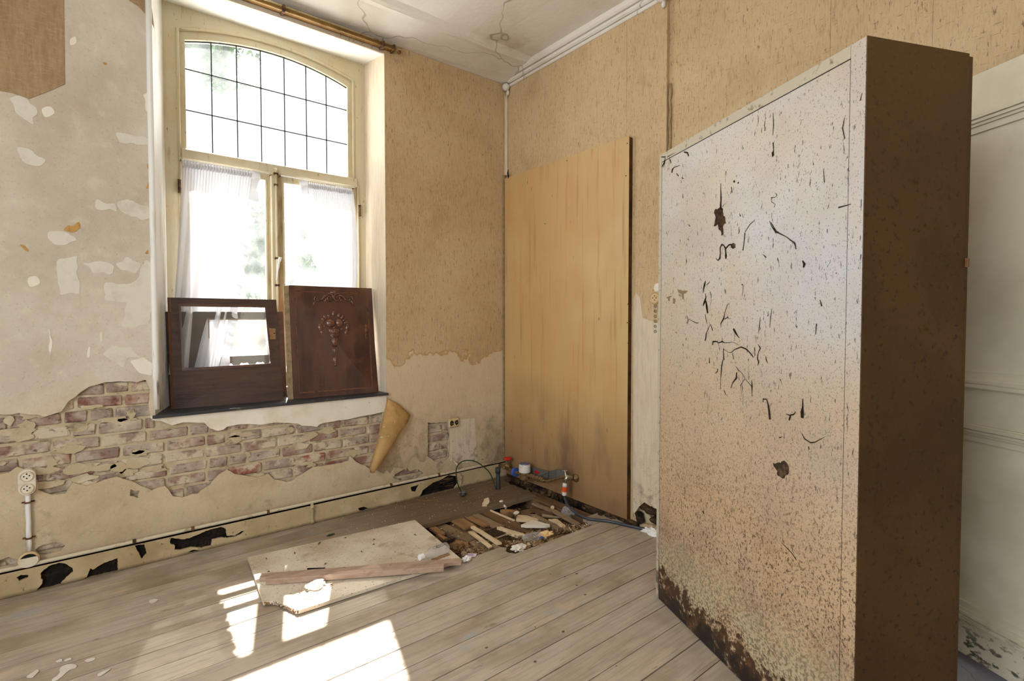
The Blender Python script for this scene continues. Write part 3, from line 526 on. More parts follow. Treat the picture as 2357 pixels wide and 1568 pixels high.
yb = [YS, atX(1610, 100, 0.02).y, -2.28, atX(2147, 50, 0.02).y, -3.1, -3.6, -4.1, -4.6, RY0]
for i in range(len(yb) - 1):
    z0 = 2.09 if yb[i] < -2.56 and yb[i + 1] > -3.65 else 0.0
    strip(yb[i + 1] + 0.0005, yb[i] - 0.0005, 0.021 - 0.0006 * (i % 2), z0, 3.1)
# damp pale strip between board and cabinet
y0, y1 = atX(1457, 900, 0).y, YS
lowb = pxX([(1458, 1186), (1464, 1178), (1472, 1166), (1484, 1156), (1500, 1160), (1512, 1166)], 0.0)
b = plate(B(), [(y0, 1.36), (y0 - 0.02, 1.40), (y0 - 0.05, 1.37), (y0 - 0.07, 1.25), (YS + 0.05, 1.22), (YS + 0.001, 1.24)] + [(YS + 0.001, 0.12)] + [tuple(p) for p in lowb[::-1][1:]], [], fX(-0.0045), 0.002)
obj('wallpaper', b, m_paper_pale, wall_right, label='bleached paper between the board and the cabinet')
obj('rotten_wall_core', blob(blob(blob(B(), (0.012, -1.36, 0.13), 0.05, 3, 0.3, 3, (0.25, 1.6, 0.7)), (0.012, -1.42, 0.07), 0.05, 4, 0.3, 3, (0.25, 1.2, 0.5)), (0.01, -1.28, 0.05), 0.04, 5, 0.3, 3, (0.25, 1.0, 0.9)), m_rot_brown, wall_right)
# peeled lump of paper along the step
tb = B(); pts = [(0.012 + U(-0.003, 0.003), YS - 0.012 + U(-0.004, 0.004), 2.05 + i * 0.03) for i in range(18)]
tube(tb, pts, [0.005 + 0.006 * R() for _ in pts], 7); obj('peeling_paper', tb, m_paper_dark, wall_right, True)
b = B(); box(b, -0.022, -0.002, -1.30, -0.02, -0.12, 0.026, 0.004); obj('rotten_skirting', b, m_rot_brown, wall_right)
# corner strips
b = B(); box(b, -0.026, -0.002, -0.03, -0.004, 2.36, 3.0, 0.006); obj('corner_strip', b, m_paper_pale, wall_right)
b = B(); box(b, -0.018, -0.004, -0.018, -0.004, 0.16, 1.9, 0.003); obj('corner_strip', b, m_greyw, wall_right)
b = B(); box(b, -0.040, -0.0335, -0.022, -0.004, 0.12, 2.36, 0.002); obj('corner_strip', b, m_greyw, wall_right, label='weathered lath in the room corner beside the plywood')
fold = B(); pts = [(-0.03 + 0.02 * t, -0.012, 2.3 + 0.7 * t) for t in [i / 8 for i in range(9)]]
tube(fold, pts, [0.006 + 0.016 * (i / 8) ** 3 for i in range(9)], 8); obj('paper_fold', fold, m_paper, wall_right, True)

# cornice moulding on the right wall with its round end pieces
tr = bpy.data.objects.new('trim_1', None); COL.objects.link(tr); tr['kind'] = 'structure'; OFF[tr] = Vector((0, 0, 0))
def prism_y(prof, ya, yb2):
    b = B(); A = [b.verts.new((x, ya, z)) for x, z in prof]; C = [b.verts.new((x, yb2, z)) for x, z in prof]
    b.faces.new(A); b.faces.new(C[::-1])
    for i in range(len(prof)): b.faces.new((A[i], C[i], C[(i + 1) % len(prof)], A[(i + 1) % len(prof)]))
    return b
obj('cornice_moulding', prism_y([(0, 3.03), (-0.014, 3.03), (-0.02, 3.036), (-0.02, 3.046), (-0.012, 3.052), (0, 3.052)], -0.05, -1.43), m_ceil, tr)
obj('cornice_moulding', prism_y([(0, 3.055), (-0.02, 3.055), (-0.032, 3.062), (-0.036, 3.075), (-0.028, 3.082), (0, 3.082)], -0.05, -1.43), m_ceil, tr)
obj('cornice_moulding', prism_y([(0, 3.085), (-0.04, 3.085), (-0.052, 3.095), (-0.052, 3.13), (0, 3.13)], -0.05, -1.43), m_ceil, tr)
lathe_p = [(0.001, -0.022), (0.018, -0.018), (0.026, 0), (0.022, 0.018), (0.001, 0.024)]
obj('rosette', blob(lathe(B(), [(0.0, -0.02), (0.02, -0.02), (0.028, -0.005), (0.028, 0.01), (0.02, 0.02), (0.0, 0.02)], (-0.035, -0.04, 3.028), (1, 0.4, 0), 16), (-0.02, -0.045, 2.985), 0.016, 1, 0.2, 2, (0.8, 0.8, 1.4)), m_ceil, tr, True)
obj('rosette', blob(lathe(B(), [(0.0, -0.02), (0.035, -0.02), (0.042, -0.005), (0.042, 0.01), (0.03, 0.03), (0.0, 0.03)], (-0.04, -1.455, 3.045), (1, 0.4, 0), 16), (-0.03, -1.455, 2.99), 0.016, 1, 0.2, 2, (0.8, 0.8, 1.4)), m_ceil, tr, True)
obj('cornice_moulding', prism_y([(0.02, 3.06), (-0.01, 3.06), (-0.03, 3.08), (-0.03, 3.12), (0.02, 3.12)], -1.5, RY0), m_ceil, tr)

# ================================================================== CEILING with a cove over the window
bm = B(); prof = [(0.0, 3.062), (-0.05, 3.066), (-0.12, 3.078), (-0.2, 3.092), (-0.26, 3.102), (-0.30, 3.102), (-0.325, 3.110), (-0.36, 3.124), (-0.6, 3.128), (-1.2, 3.124), (-2.4, 3.128), (RY0, 3.126)]
nx = 24; g = [[bm.verts.new((RX0 + (0.0 - RX0) * i / nx + (0.03 if i == nx else 0), y, z + (0.004 * math.sin(i * 1.7 + j) if 0 < j else 0))) for i in range(nx + 1)] for j, (y, z) in enumerate(prof)]
for j in range(len(prof) - 1):
    for i in range(nx): bm.faces.new((g[j][i], g[j][i + 1], g[j + 1][i + 1], g[j + 1][i]))
r = bmesh.ops.extrude_face_region(bm, geom=bm.faces[:]); 
for v in [e for e in r['geom'] if isinstance(e, bmesh.types.BMVert)]: v.co.z = 3.3
obj('ceiling', bm, m_ceil, kind='structure', smooth=False)
# unseen walls: left wall and front wall with openings made for the fill lamps
wl_ = plate(B(), rect(RY0 - 0.2, 0.3, -0.2, 3.3), [rect(-3.75, -1.75, 0.8, 2.9)], fX(RX0 - 0.12), 0.12, True); obj('wall_left', wl_, m_plaster, kind='structure')
wf_ = plate(B(), rect(RX0 - 0.1, 0.1, -0.2, 3.3), [rect(-3.8, -2.0, 0.9, 2.9)], fY(RY0 - 0.12), 0.12, True); obj('wall_front', wf_, m_plaster, kind='structure')

# ================================================================== FLOOR
EDGE = lambda k: -1.105 + 0.1125 * k
pit = [(-1.13, -0.43), (-0.002, -0.43), (-0.002, -1.105), (-0.8, -1.105), (-0.82, -1.0), (-1.13, -1.0)]
floor = obj('floor', plate(B(), rect(RX0, 0.0, RY0, 0.0), [pit], fZ(-0.028), 0.05), m_gap, kind='structure')
rs = random.Random(5)
def plank(x0, x1, y0, y1, m=m_plank, jl=0, jr=0, z=0.0):
    a, b = y0 + 0.0023, y1 - 0.0023; pts = []
    if jl: pts += [(x0 + rs.uniform(-jl, jl), b + (a - b) * i / 4) for i in range(5)]
    else: pts += [(x0, b), (x0, a)]
    if jr: pts += [(x1 + rs.uniform(-jr, jr), a + (b - a) * i / 4) for i in range(5)]
    else: pts += [(x1, a), (x1, b)]
    return obj('plank', plate(B(), pts, [], fZ(z + rs.uniform(-0.0012, 0.0006)), 0.024), m, floor)
k = 10; yt = -0.036
while EDGE(k) > -0.04: k -= 1
y_hi = -0.03
for kk in range(k, -37, -1):
    y_lo = max(EDGE(kk), RY0)
    if y_hi - y_lo > 0.01:
        if kk >= 6: plank(RX0, -0.11 if kk < 9 else -0.03, y_lo, y_hi, jr=0.012)
        elif kk == 5: plank(RX0, -1.45, y_lo, y_hi)
        elif kk >= 1: plank(RX0, -1.13, y_lo, y_hi, jr=0.01)
        elif kk == 0: plank(RX0, -0.815, y_lo, y_hi, jr=0.03); plank(-0.17, 0.0, y_lo, y_hi, jl=0.02)
        else: plank(RX0, 0.0, y_lo, y_hi)
    y_hi = y_lo
# slanting front board of the ledge beside the wall
bm = plate(B(), [tuple(p) for p in jag([(-1.449, -0.432), (-1.449, -0.446), (-0.125, -0.500), (-0.12, -0.432)], 0.05, 0.0015)], [], fZ(0.0), 0.026)
obj('plank', bm, m_plank, floor, label='board with a broken front edge over the hole')
# under the floor: earth, joists, sides of the hole
bm = B(); nxx, nyy = 60, 40; rs = random.Random(9); G = []
for j in range(nyy + 1):
    row = []
    for i in range(nxx + 1):
        x = -1.25 + 1.27 * i / nxx; y = -1.16 + 0.86 * j / nyy
        z = -0.092 + 0.010 * math.sin(x * 9) * math.cos(y * 11) + rs.uniform(-0.005, 0.005)
        z += 0.050 * math.exp(-((x + 0.50) ** 2 / 0.06 + (y + 1.02) ** 2 / 0.006)) + 0.06 * math.exp(-((x + 0.12) ** 2 / 0.03 + (y + 1.08) ** 2 / 0.012)) + 0.04 * math.exp(-((x + 0.95) ** 2 / 0.02 + (y + 0.95) ** 2 / 0.01))
        row.append(bm.verts.new((x, y, z)))
    G.append(row)
for j in range(nyy):
    for i in range(nxx): bm.faces.new((G[j][i], G[j][i + 1], G[j + 1][i + 1], G[j + 1][i]))
obj('earth_fill', bm, m_earth, floor, kind='stuff')
# stone threshold in front of the white door
bm = plate(B(), [(-0.62, -3.7), (0.0, -3.7), (0.0, -2.70), (-0.62, -2.70)], [], fZ(0.004), 0.012)
obj('threshold_stone', bm, m_stone, floor, label='pale bluish cracked stone slab by the door')
# paint flakes left on the boards
for P in [[(70, 1553), (84, 1543), (90, 1546), (76, 1560), (60, 1560)], [(138, 1541), (150, 1532), (172, 1531), (176, 1537), (160, 1544), (150, 1552), (130, 1568), (118, 1568), (136, 1552)], [(128, 1524), (140, 1518), (142, 1523), (132, 1526)], [(148, 1521), (160, 1516), (166, 1518), (152, 1523)], [(196, 1521), (214, 1515), (220, 1518), (202, 1525)], [(343, 1384), (356, 1380), (364, 1382), (350, 1390)], [(225, 1553), (242, 1545), (256, 1540), (240, 1552), (228, 1558)]]:
    q = pxZ(P, 0.0); obj('paint_flake', plate(B(), organic(q, 0.0015), [], fZ(0.0022), 0.0018), m_patch_light, floor)

# baseboard with rotten holes, and the rot behind
bz = 0.118; YB = -0.034
bh_px = [[(94, 1318), (102, 1312), (112, 1303), (135, 1296), (150, 1297), (166, 1308), (168, 1317), (152, 1331), (140, 1343), (150, 1344), (160, 1343), (145, 1349), (118, 1353), (96, 1358), (84, 1360), (90, 1352), (97, 1344), (98, 1336), (94, 1332)],
         [(186, 1338), (200, 1328), (208, 1308), (214, 1312), (236, 1298), (262, 1288), (271, 1285), (271, 1315), (240, 1322), (205, 1334)],
         [(309, 1256), (332, 1253), (338, 1274), (326, 1287), (318, 1270)], [(391, 1246), (394, 1238), (420, 1242), (440, 1238), (462, 1228), (478, 1221), (508, 1213), (520, 1218), (522, 1234), (540, 1233), (558, 1222), (564, 1222), (556, 1230), (544, 1235), (524, 1239), (508, 1238), (488, 1243), (486, 1256), (465, 1262), (440, 1260), (414, 1267), (402, 1266), (403, 1256), (392, 1252)],
         [(38, 1330), (48, 1324), (66, 1324), (64, 1331), (44, 1338)], [(824, 1170), (836, 1167), (850, 1170), (838, 1178), (828, 1176)],
         [(945, 1122), (966, 1115), (958, 1132), (948, 1131)], [(966, 1145), (974, 1128), (996, 1112), (1016, 1104), (1032, 1094), (1050, 1096), (1056, 1110), (1046, 1126), (1020, 1140), (996, 1146), (976, 1150)],
         [(541, 1226), (556, 1220), (563, 1222), (550, 1230)][:0] or [(430, 1272), (445, 1266), (462, 1268), (440, 1275)]]
bh = []
for P in bh_px:
    q = [(x, min(max(z, 0.005), bz - 0.006)) for x, z in pxY(P, YB)]; bh.append([(v[0], min(max(v[1], 0.004), bz - 0.005)) for v in jag(q, 0.008, 0.0015)])
bbx = bpy.data.objects.new('baseboard_back', None); COL.objects.link(bbx); bbx['kind'] = 'structure'; OFF[bbx] = Vector((0, 0, 0))
xj = atY(718, 1190, YB).x
seg = [(RX0, xj - 0.001), (xj + 0.001, -0.02)]
for a, c in seg:
    hs = [h for h in bh if a + 0.01 < min(v[0] for v in h) and max(v[0] for v in h) < c - 0.01]
    obj('board', plate(B(), rect(a, c, 0.0, bz), hs, fY(YB), 0.012), m_base, bbx)
    bt = B(); box(bt, a, c, YB, 0.0, bz - 0.004, bz); obj('top_cap', bt, m_base, bbx)
bm = B(); G = []; rs = random.Random(3)
for j in range(7):
    G.append([bm.verts.new((-3.2 + 3.2 * i / 320, -0.012 - 0.006 * rs.random() - 0.004 * math.sin(i * 0.3 + j), 0.001 + (bz - 0.002) * j / 6)) for i in range(321)])
for j in range(6):
    for i in range(320): bm.faces.new((G[j][i], G[j][i + 1], G[j + 1][i + 1], G[j + 1][i]))
obj('rotten_core', bm, m_rot, bbx, kind='stuff')
bm = B()
for i in range(14):
    xa_, xb_ = atY(975, 1125, YB).x + 0.03, atY(1048, 1105, YB).x - 0.03; x = U(xa_, xb_); z = U(0.03, 0.085); tube(bm, [(max(xa_ - 0.02, x - U(0.03, 0.07)), -0.022, z), (min(xb_ + 0.02, x + U(0.03, 0.07)), -0.022, z + U(-0.01, 0.01))], U(0.004, 0.009), 5)
obj('splinters', bm, m_rot_brown, bbx, kind='stuff')
b = B(); box(b, xj - 0.008, xj + 0.008, YB - 0.012, YB, 0.0, bz + 0.01, 0.003); blob(b, (xj, YB - 0.008, bz - 0.01), 0.014, 1, 0.3, 1); blob(b, (xj, YB - 0.008, 0.02), 0.012, 2, 0.3, 1); obj('joint_cover', b, m_base, bbx)

# ================================================================== ELECTRIC FITTINGS ON THE WINDOW WALL
t = thing('conduit_pipe', (-2.3, -0.024, bz), 'cream painted conduit running along the top of the baseboard', 'pipe')
pts = [(x, -0.020 + 0.002 * math.sin(x * 5), bz + 0.009 + 0.0015 * math.sin(x * 3.1)) for x in [RX0 + (RX0 * -1 - 0.16) * i / 40 for i in range(41)]]
obj('tube', tube(B(), pts, 0.0095, 10), m_pipe, t, True)
for px in (308, 443, 617, 900, 1010): 
    x = atY(px, 1200, -0.02).x; b = tube(B(), [(x - 0.007, -0.021, bz + 0.009), (x + 0.007, -0.021, bz + 0.009)], 0.012, 10); box(b, x - 0.006, x + 0.006, -0.03, -0.004, bz - 0.012, bz + 0.004, 0.002); obj('clip', b, m_rust, t)
def pill(bm, cx, cz, w, h, y0, y1, n=10):
    pts = []; r = w / 2
    for k in range(n + 1): a = math.pi * k / n; pts.append((cx + r * math.cos(a), cz + h / 2 - r + r * math.sin(a)))
    for k in range(n + 1): a = math.pi + math.pi * k / n; pts.append((cx + r * math.cos(a), cz - h / 2 + r + r * math.sin(a)))
    return plate(bm, pts, [], fY(y0), y1 - y0, True)
sA, sB = atY(62, 1096, -0.03), atY(62, 1124, -0.03)
cx, cz = (sA.x + sB.x) / 2, (sA.z + sB.z) / 2
t = thing('wall_socket', (cx, 0, cz - 0.07), 'ivory double socket with two stacked round faces, at the far left above the baseboard', 'socket')
w_ = abs(atY(81, 1110, -0.03).x - atY(40, 1110, -0.03).x); hh = abs(atY(62, 1080, -0.03).z - atY(62, 1139, -0.03).z)
bm = pill(B(), cx, cz, w_, hh, -0.034, 0.0); es = [e for e in bm.edges if all(abs(v.co.y + 0.034) < 1e-5 for v in e.verts) and e.is_boundary is False and len(e.link_faces) == 2 and abs(e.link_faces[0].normal.dot(e.link_faces[1].normal)) < 0.5]
obj('housing', bm, m_ivory, t)
for s in (sA, sB):
    r = w_ * 0.40
    f = lathe(B(), [(r, 0.0), (r, 0.006), (r * 0.93, 0.008), (r * 0.90, 0.003), (r * 0.2, 0.003)], (cx, -0.034, s.z), (0, -1, 0), 24); obj('socket_face', f, m_ivory, t)
    for dx, dz in ((-0.5, 0.0), (0.5, 0.08), (0.02, 0.55), (0.02, -0.5)):
        obj('pin_hole', lathe(B(), [(0.003, 0), (0.003, 0.0006)], (cx + dx * r * 0.8, -0.0371, s.z + dz * r * 0.8), (0, -1, 0), 8), m_black, t)
t = thing('conduit_pipe', (cx, 0, 0.13), 'short white upright conduit dropping from the left double socket', 'pipe')
zt = cz - hh / 2; zb2 = atY(66, 1270, -0.02).z; xb = atY(67, 1270, -0.02).x
obj('tube', tube(B(), [(cx + (xb - cx) * i / 8 + 0.0008 * math.sin(i * 2), -0.012, zt + (zb2 - zt) * i / 8) for i in range(9)], 0.0095, 10), m_bead, t, True)
for i in (1.2, 6.2): z = zt + (zb2 - zt) * i / 8; x = cx + (xb - cx) * i / 8; b = B(); box(b, x - 0.022, x + 0.022, -0.006, 0.0, z - 0.003, z + 0.003); box(b, x - 0.011, x + 0.011, -0.024, -0.004, z - 0.004, z + 0.004, 0.002); obj('saddle_clip', b, m_rust, t)
t = thing('junction_box', (xb, -0.03, 0.1), 'round cream junction box at the foot of the left conduit', 'junction box')
c0 = atY(66, 1291, -0.03); r0 = 0.034
obj('housing', lathe(B(), [(r0 * 1.1, 0), (r0 * 1.1, 0.012), (r0 * 0.95, 0.016)], (c0.x, -0.014, c0.z), (0, -1, 0), 24), m_ivory2, t)
obj('lid', plate(B(), [(c0.x + r0 * math.cos(a) * 0.98, c0.z + r0 * 0.85 * math.sin(a)) for a in [math.radians(d) for d in list(range(150, 391, 12))]], [], fY(-0.036), 0.005, True), m_ivory, t)
obj('opening', lathe(B(), [(r0 * 0.9, 0), (r0 * 0.9, 0.001)], (c0.x, -0.0305, c0.z), (0, -1, 0), 20), m_black, t)
# broken double socket right of the brick cutout
cA = atY(1043, 973, -0.01)
t = thing('wall_socket', (cA.x, 0, cA.z - 0.04), 'small yellowed socket with two broken openings on the stained wallpaper', 'socket')
b = B(); box(b, cA.x - 0.042, cA.x + 0.042, -0.026, -0.004, cA.z - 0.032, cA.z + 0.032, 0.006); obj('housing', b, m_ivory2, t)
for dx in (-0.020, 0.020):
    obj('opening', blob(B(), (cA.x + dx, -0.0262, cA.z), 0.017, int(dx * 1000) + 50, 0.25, 2, (0.85, 0.06, 1.05)), m_black, t)
    b = B(); [tube(b, [(cA.x + dx + U(-.01, .01), -0.027, cA.z + U(-.01, .01)), (cA.x + dx + U(-.01, .01), -0.030, cA.z + U(-.01, .01))], 0.0025, 5) for _ in range(3)]; obj('contact', b, m_bronze, t)
xs = atY(1041, 1020, 0).x
b = B(); box(b, xs - 0.016, xs + 0.020, -0.007, 0.0, 0.20, cA.z - 0.035, 0.002)
tag(obj('cable_cover', b, m_paper_pale), 'flat cream cable channel below the broken socket', 'cable channel')
w0 = Vector((xs + 0.006, -0.012, 0.20))
tag(obj('loose_cable', tube(B(), spline([w0, w0 + Vector((0.02, -0.02, -0.03)), w0 + Vector((0.04, -0.01, -0.07)), w0 + Vector((0.045, -0.03, -0.12)), w0 + Vector((0.04, -0.03, -0.17))], 6), 0.006, 8), m_paper_pale, smooth=True), 'short pale cable end hanging out of the cream channel', 'cable')
# socket and numbered studs at the cabinet edge
c1 = atX(1506, 686, -0.02); 
t = thing('wall_socket', (0, c1.y, c1.z - 0.04), 'round cream socket half hidden behind the mouldy cabinet edge', 'socket')
obj('housing', lathe(B(), [(0.036, 0), (0.036, 0.012), (0.031, 0.018), (0.026, 0.013), (0.005, 0.013)], (-0.005, c1.y, c1.z), (-1, 0, 0), 28), m_ivory2, t, False)
for dx, dz in ((-0.012, 0), (0.012, 0), (0, 0.012), (0, -0.012)): obj('pin_hole', lathe(B(), [(0.003, 0), (0.003, 0.001)], (-0.0181, c1.y + dx, c1.z + dz), (-1, 0, 0), 8), m_black, t)
obj('torn_edge', blob(B(), (-0.008, c1.y - 0.008, c1.z + 0.055), 0.028, 8, 0.3, 2, (0.2, 0.8, 1)), m_white_plaster, t)
for i in range(6):
    c = atX(1508, 705 + i * 11.6, -0.006)
    t = thing('round_sticker', (-0.006, c.y, c.z - 0.01), 'small round ring-shaped sticker, ' + ['topmost', 'second from the top', 'third from the top', 'fourth from the top', 'fifth from the top', 'lowest'][i] + ' of the column under the cream socket', 'sticker', 'column of round stickers by the cabinet')
    b = B(); n = 16
    ring = [c + Vector((0, 0.0085 * math.cos(2 * math.pi * q / n), 0.0085 * math.sin(2 * math.pi * q / n))) for q in range(n + 1)]
    obj('ring', tube(b, ring, 0.0012, 5, False), m_grey, t); b = B(); box(b, -0.0075, -0.006, c.y - 0.0012, c.y + 0.0012, c.z - 0.005, c.z + 0.005); obj('mark', b, m_grey, t)

# ================================================================== PLYWOOD BOARD
pb = pxX([(1165, 411), (1449, 312), (1451, 1193), (1166, 1086)], -0.03)
t = thing('plywood_board', (-0.02, (pb[0][0] + pb[1][0]) / 2, 0.03), 'tall varnished plywood board covering the wall right of the corner', 'board')
yL, yR, zT, zB = -0.004, pb[1][0], pb[1][1], 0.028
obj('panel', plate(B(), [(yL, zB), (yR, zB), (yR, zT - 0.008), (yR + 0.006, zT), (yL, zT)], [], fX(-0.032), 0.022, False), m_ply, t)
b = B(); box(b, -0.032, -0.002, yR - 0.003, yR - 0.0002, zB, zT - 0.01); obj('edge_strip', b, m_ply_edge, t)
for px, py in [(1441, 405), (1446, 700), (1444, 743), (1446, 790), (1446, 860), (1446, 970), (1444, 1140), (1444, 330), (1180, 1060), (1255, 515), (1305, 370)]:
    c = atX(px, py, -0.032); obj('nail', lathe(B(), [(0.0035, 0), (0.0035, 0.0015)], c, (-1, 0, 0), 8), m_black, t)
c = atX(1170, 405, -0.032); tag(obj('metal_hook', tube(B(), [c + Vector((0.005, 0, -0.02)), c + Vector((-0.004, 0, 0.02)), c + Vector((0, 0, 0.05))], [0.007, 0.006, 0.002], 6), m_black), 'small dark spike standing on the top left corner of the plywood', 'hook')

# ================================================================== CURTAIN TRACK
t = thing('curtain_track', (-1.5, -0.03, 2.99), 'brown and brass curtain track fixed above the window', 'curtain rail')
xe = atY(918, 128, -0.04).x
b = B(); box(b, -2.6, xe - 0.02, -0.042, -0.002, 3.008, 3.028, 0.002); obj('batten', b, m_track, t)
for y, z, r, e in ((-0.050, 3.032, 0.003, 0.02), (-0.048, 3.006, 0.0028, -0.01), (-0.03, 3.036, 0.003, 0.0)): obj('rail', tube(B(), [(-2.6, y, z), (xe + e, y, z)], r, 8), m_brass, t, True)
for px in (652, 880, 905): x = atY(px, 60, -0.04).x; b = B(); box(b, x - 0.008, x + 0.008, -0.06, -0.002, 2.998, 3.036, 0.002); obj('bracket', b, m_rust, t)
for px in (786, 806, 816, 836, 858):
    x = atY(px, 90, -0.05).x; obj('ring_hook', tube(B(), spline([(x, -0.052, 3.0), (x + 0.008, -0.055, 2.992), (x + 0.004, -0.056, 2.978), (x - 0.006, -0.055, 2.984), (x - 0.008, -0.054, 2.965)], 4), 0.0012, 5), m_rust, t)
obj('end_cap', blob(B(), (xe, -0.045, 3.004), 0.014, 2, 0.2, 1), m_rust, t)

# ================================================================== CURTAINS
def curtain(name, xt, xb, zt, zb, side, label, ruffle, y0=0.262, bulge=0.0):
    t = thing(name, ((xt[0] + xt[1]) / 2, y0, zb), label, 'curtain', 'sheer curtains on the casements')
    nu, nv = 90, 46; bm = B(); G = []
    for j in range(nv + 1):
        v = j / nv; z = zt(0) * 0 + 0; row = []
        for i in range(nu + 1):
            u = i / nu
            x0 = xt[0] + (xb[0] - xt[0]) * v ** 1.2; x1 = xt[1] + (xb[1] - xt[1]) * v ** 1.1
            x = x0 + (x1 - x0) * u + bulge * math.sin(math.pi * min(1, v * 1.15)) * (u if side > 0 else 0)
            z = zt(u) + (zb - zt(u)) * v
            top = max(0, 1 - v * 6); fold = 0.014 * v ** 0.6 * math.sin(u * 31 + 2 * math.sin(u * 7) + v) + 0.018 * v * math.sin(u * 11 + 1.3 + v * 1.5) + top * 0.005 * math.sin(u * 150)
            row.append(bm.verts.new((x + top * 0.002 * math.sin(u * 140), y0 - 0.012 + fold, z)))
        G.append(row)
    for j in range(nv):
        for i in range(nu): bm.faces.new((G[j][i], G[j][i + 1], G[j + 1][i + 1], G[j + 1][i]))
    obj('cloth', bm, m_lace, t, True)
    hd = B(); G = []
    for j in range(5):
        G.append([hd.verts.new((xt[0] + (xt[1] - xt[0]) * i / 120, y0 - 0.006 - 0.012 * math.sin(math.pi * j / 4) - 0.006 * math.sin(i * 1.25) * (1 if j in (0, 4, 1, 3) else 0.4), zt(i / 120) + 0.014 - 0.010 * j + 0.004 * math.sin(i * 1.25 + 1.0) * (j == 0))) for i in range(121)])
    for j in range(4):
        for i in range(120): hd.faces.new((G[j][i], G[j][i + 1], G[j + 1][i + 1], G[j + 1][i]))
    obj('gathered_heading', hd, m_lace2, t, True)
    if ruffle:
        rf = B(); G = []; n = 150
        for j in range(n + 1):
            v = j / n * ruffle; row = []
            x1 = (xt[1] + (xb[1] - xt[1]) * v ** 1.1) if side < 0 else (xt[0] + (xb[0] - xt[0]) * v ** 1.2); zz = zt(1 if side < 0 else 0) + 0.02 + (zb - zt(0)) * v
            for i in range(6):
                s = i / 5; w = 0.052 * s * (1 if side < 0 else -1)
                row.append(rf.verts.new((x1 + w * (0.85 + 0.15 * math.sin(v * 60)), y0 - 0.016 + 0.016 * s * math.sin(v * 95 + 2 * math.sin(v * 31)) , zz + 0.010 * s * math.sin(v * 95 + 1.5 + 3 * math.sin(v * 17)) - 0.012 * s)))
            G.append(row)
        for j in range(n):
            for i in range(5): rf.faces.new((G[j][i], G[j][i + 1], G[j + 1][i + 1], G[j + 1][i]))
        obj('ruffle', rf, m_lace2, t, True)
    return t
Lx0, Lx1 = atY(420, 368, 0.25), atY(580, 393, 0.25); Lb0, Lb1 = atY(396, 690, 0.25), atY(528, 690, 0.25)
curtain('sheer_curtain', (Lx0.x, Lx1.x), (Lx0.x + (Lb0.x - Lx0.x) * 1.35, Lx1.x + (Lb1.x - Lx1.x) * 1.45), lambda u: 2.128, 0.93, -1, 'left white sheer curtain with a long ruffled edge, sagging on its rod', 1.0)
Rx0, Rx1 = atY(708, 412, 0.25), atY(812, 428, 0.25); Rb0, Rb1 = atY(752, 660, 0.25), atY(826, 660, 0.25)
curtain('sheer_curtain', (Rx0.x, Rx1.x), (Rb0.x, Rb1.x - 0.02), lambda u: 2.118, 1.2, 1, 'right white sheer curtain pushed to the outer side of its casement', 0.09, bulge=0.03)
for nm, a, c in (('left', (417, 366), (625, 402)), ('right', (646, 407), (816, 430))):
    A = atY(*a, 0.255); C = atY(*c, 0.255); A.z = C.z = (A.z + C.z) / 2; A.y = C.y = 0.252
    t = thing('curtain_rod', (A + C) / 2, 'thin white curtain rod across the top of the ' + nm + ' casement', 'curtain rod'); obj('rod', tube(B(), [A, C], 0.0035, 8), m_bead, t, True)
    for p in (A, C): obj('eye_hook', tube(B(), [p + Vector((0, 0, 0)), p + Vector((0, 0.05, 0))], 0.003, 6), m_rust, t)

# ================================================================== MOULDY CABINET
CW, CD, CHt = 0.983, 0.349, 1.961
ca = math.radians(66.1); dn = Vector((-math.cos(ca), -math.sin(ca), 0)); sd = Vector((math.sin(ca), -math.cos(ca), 0)); ZZ = Vector((0, 0, 1))
C0 = Vector((-0.576, -1.826, 0))
def cpt(u, w, z): return C0 + dn * u + sd * w + ZZ * z
def cbox(u0, u1, w0, w1, z0, z1, bev=0.001): return quadbox(B(), [cpt(u0, w0, z0), cpt(u1, w0, z0), cpt(u1, w0, z1), cpt(u0, w0, z1)], sd * (w1 - w0), bev)
cab = thing('tall_cabinet', cpt(CW / 2, CD / 2, 0), 'tall mouldy beige cabinet standing turned with its speckled back to the room', 'cabinet')
obj('side_panel', cbox(0, 0.018, 0, CD, 0.0, CHt), m_cab_edge, cab, label='far side panel')
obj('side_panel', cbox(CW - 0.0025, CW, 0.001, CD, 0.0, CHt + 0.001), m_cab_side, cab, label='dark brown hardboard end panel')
obj('side_panel', cbox(CW - 0.046, CW - 0.0027, 0, CD - 0.002, 0.0, CHt), m_cab, cab, label='near side frame')
obj('top_panel', cbox(0.0185, CW - 0.047, 0, CD, CHt - 0.034, CHt), m_cab_edge, cab)
obj('bottom_panel', cbox(0.0185, CW - 0.047, 0.01, CD, 0.0, 0.018), m_cab_edge, cab)
obj('back_panel', cbox(0.0205, CW - 0.0480, 0.0012, 0.006, 0.004, CHt - 0.0362), m_cab, cab, label='speckled mouldy back panel')
for u in (0.0195, CW - 0.0475): obj('groove', cbox(u - 0.001, u + 0.001, 0.0020, 0.004, 0.02, CHt - 0.035, 0), m_black, cab)
obj('groove', cbox(0.02, CW - 0.048, 0.0020, 0.004, CHt - 0.0368, CHt - 0.034, 0), m_black, cab)
for u0 in (0.003, CW / 2 + 0.001):
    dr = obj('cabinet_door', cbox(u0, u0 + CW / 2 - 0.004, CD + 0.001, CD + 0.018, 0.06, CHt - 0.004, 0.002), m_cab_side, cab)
    obj('knob', lathe(B(), [(0.006, 0), (0.006, 0.012), (0.014, 0.02), (0.012, 0.028), (0.001, 0.03)], cpt(u0 + (0.46 if u0 < 0.1 else 0.04), CD + 0.018, 1.0), sd, 16), m_brass, dr)
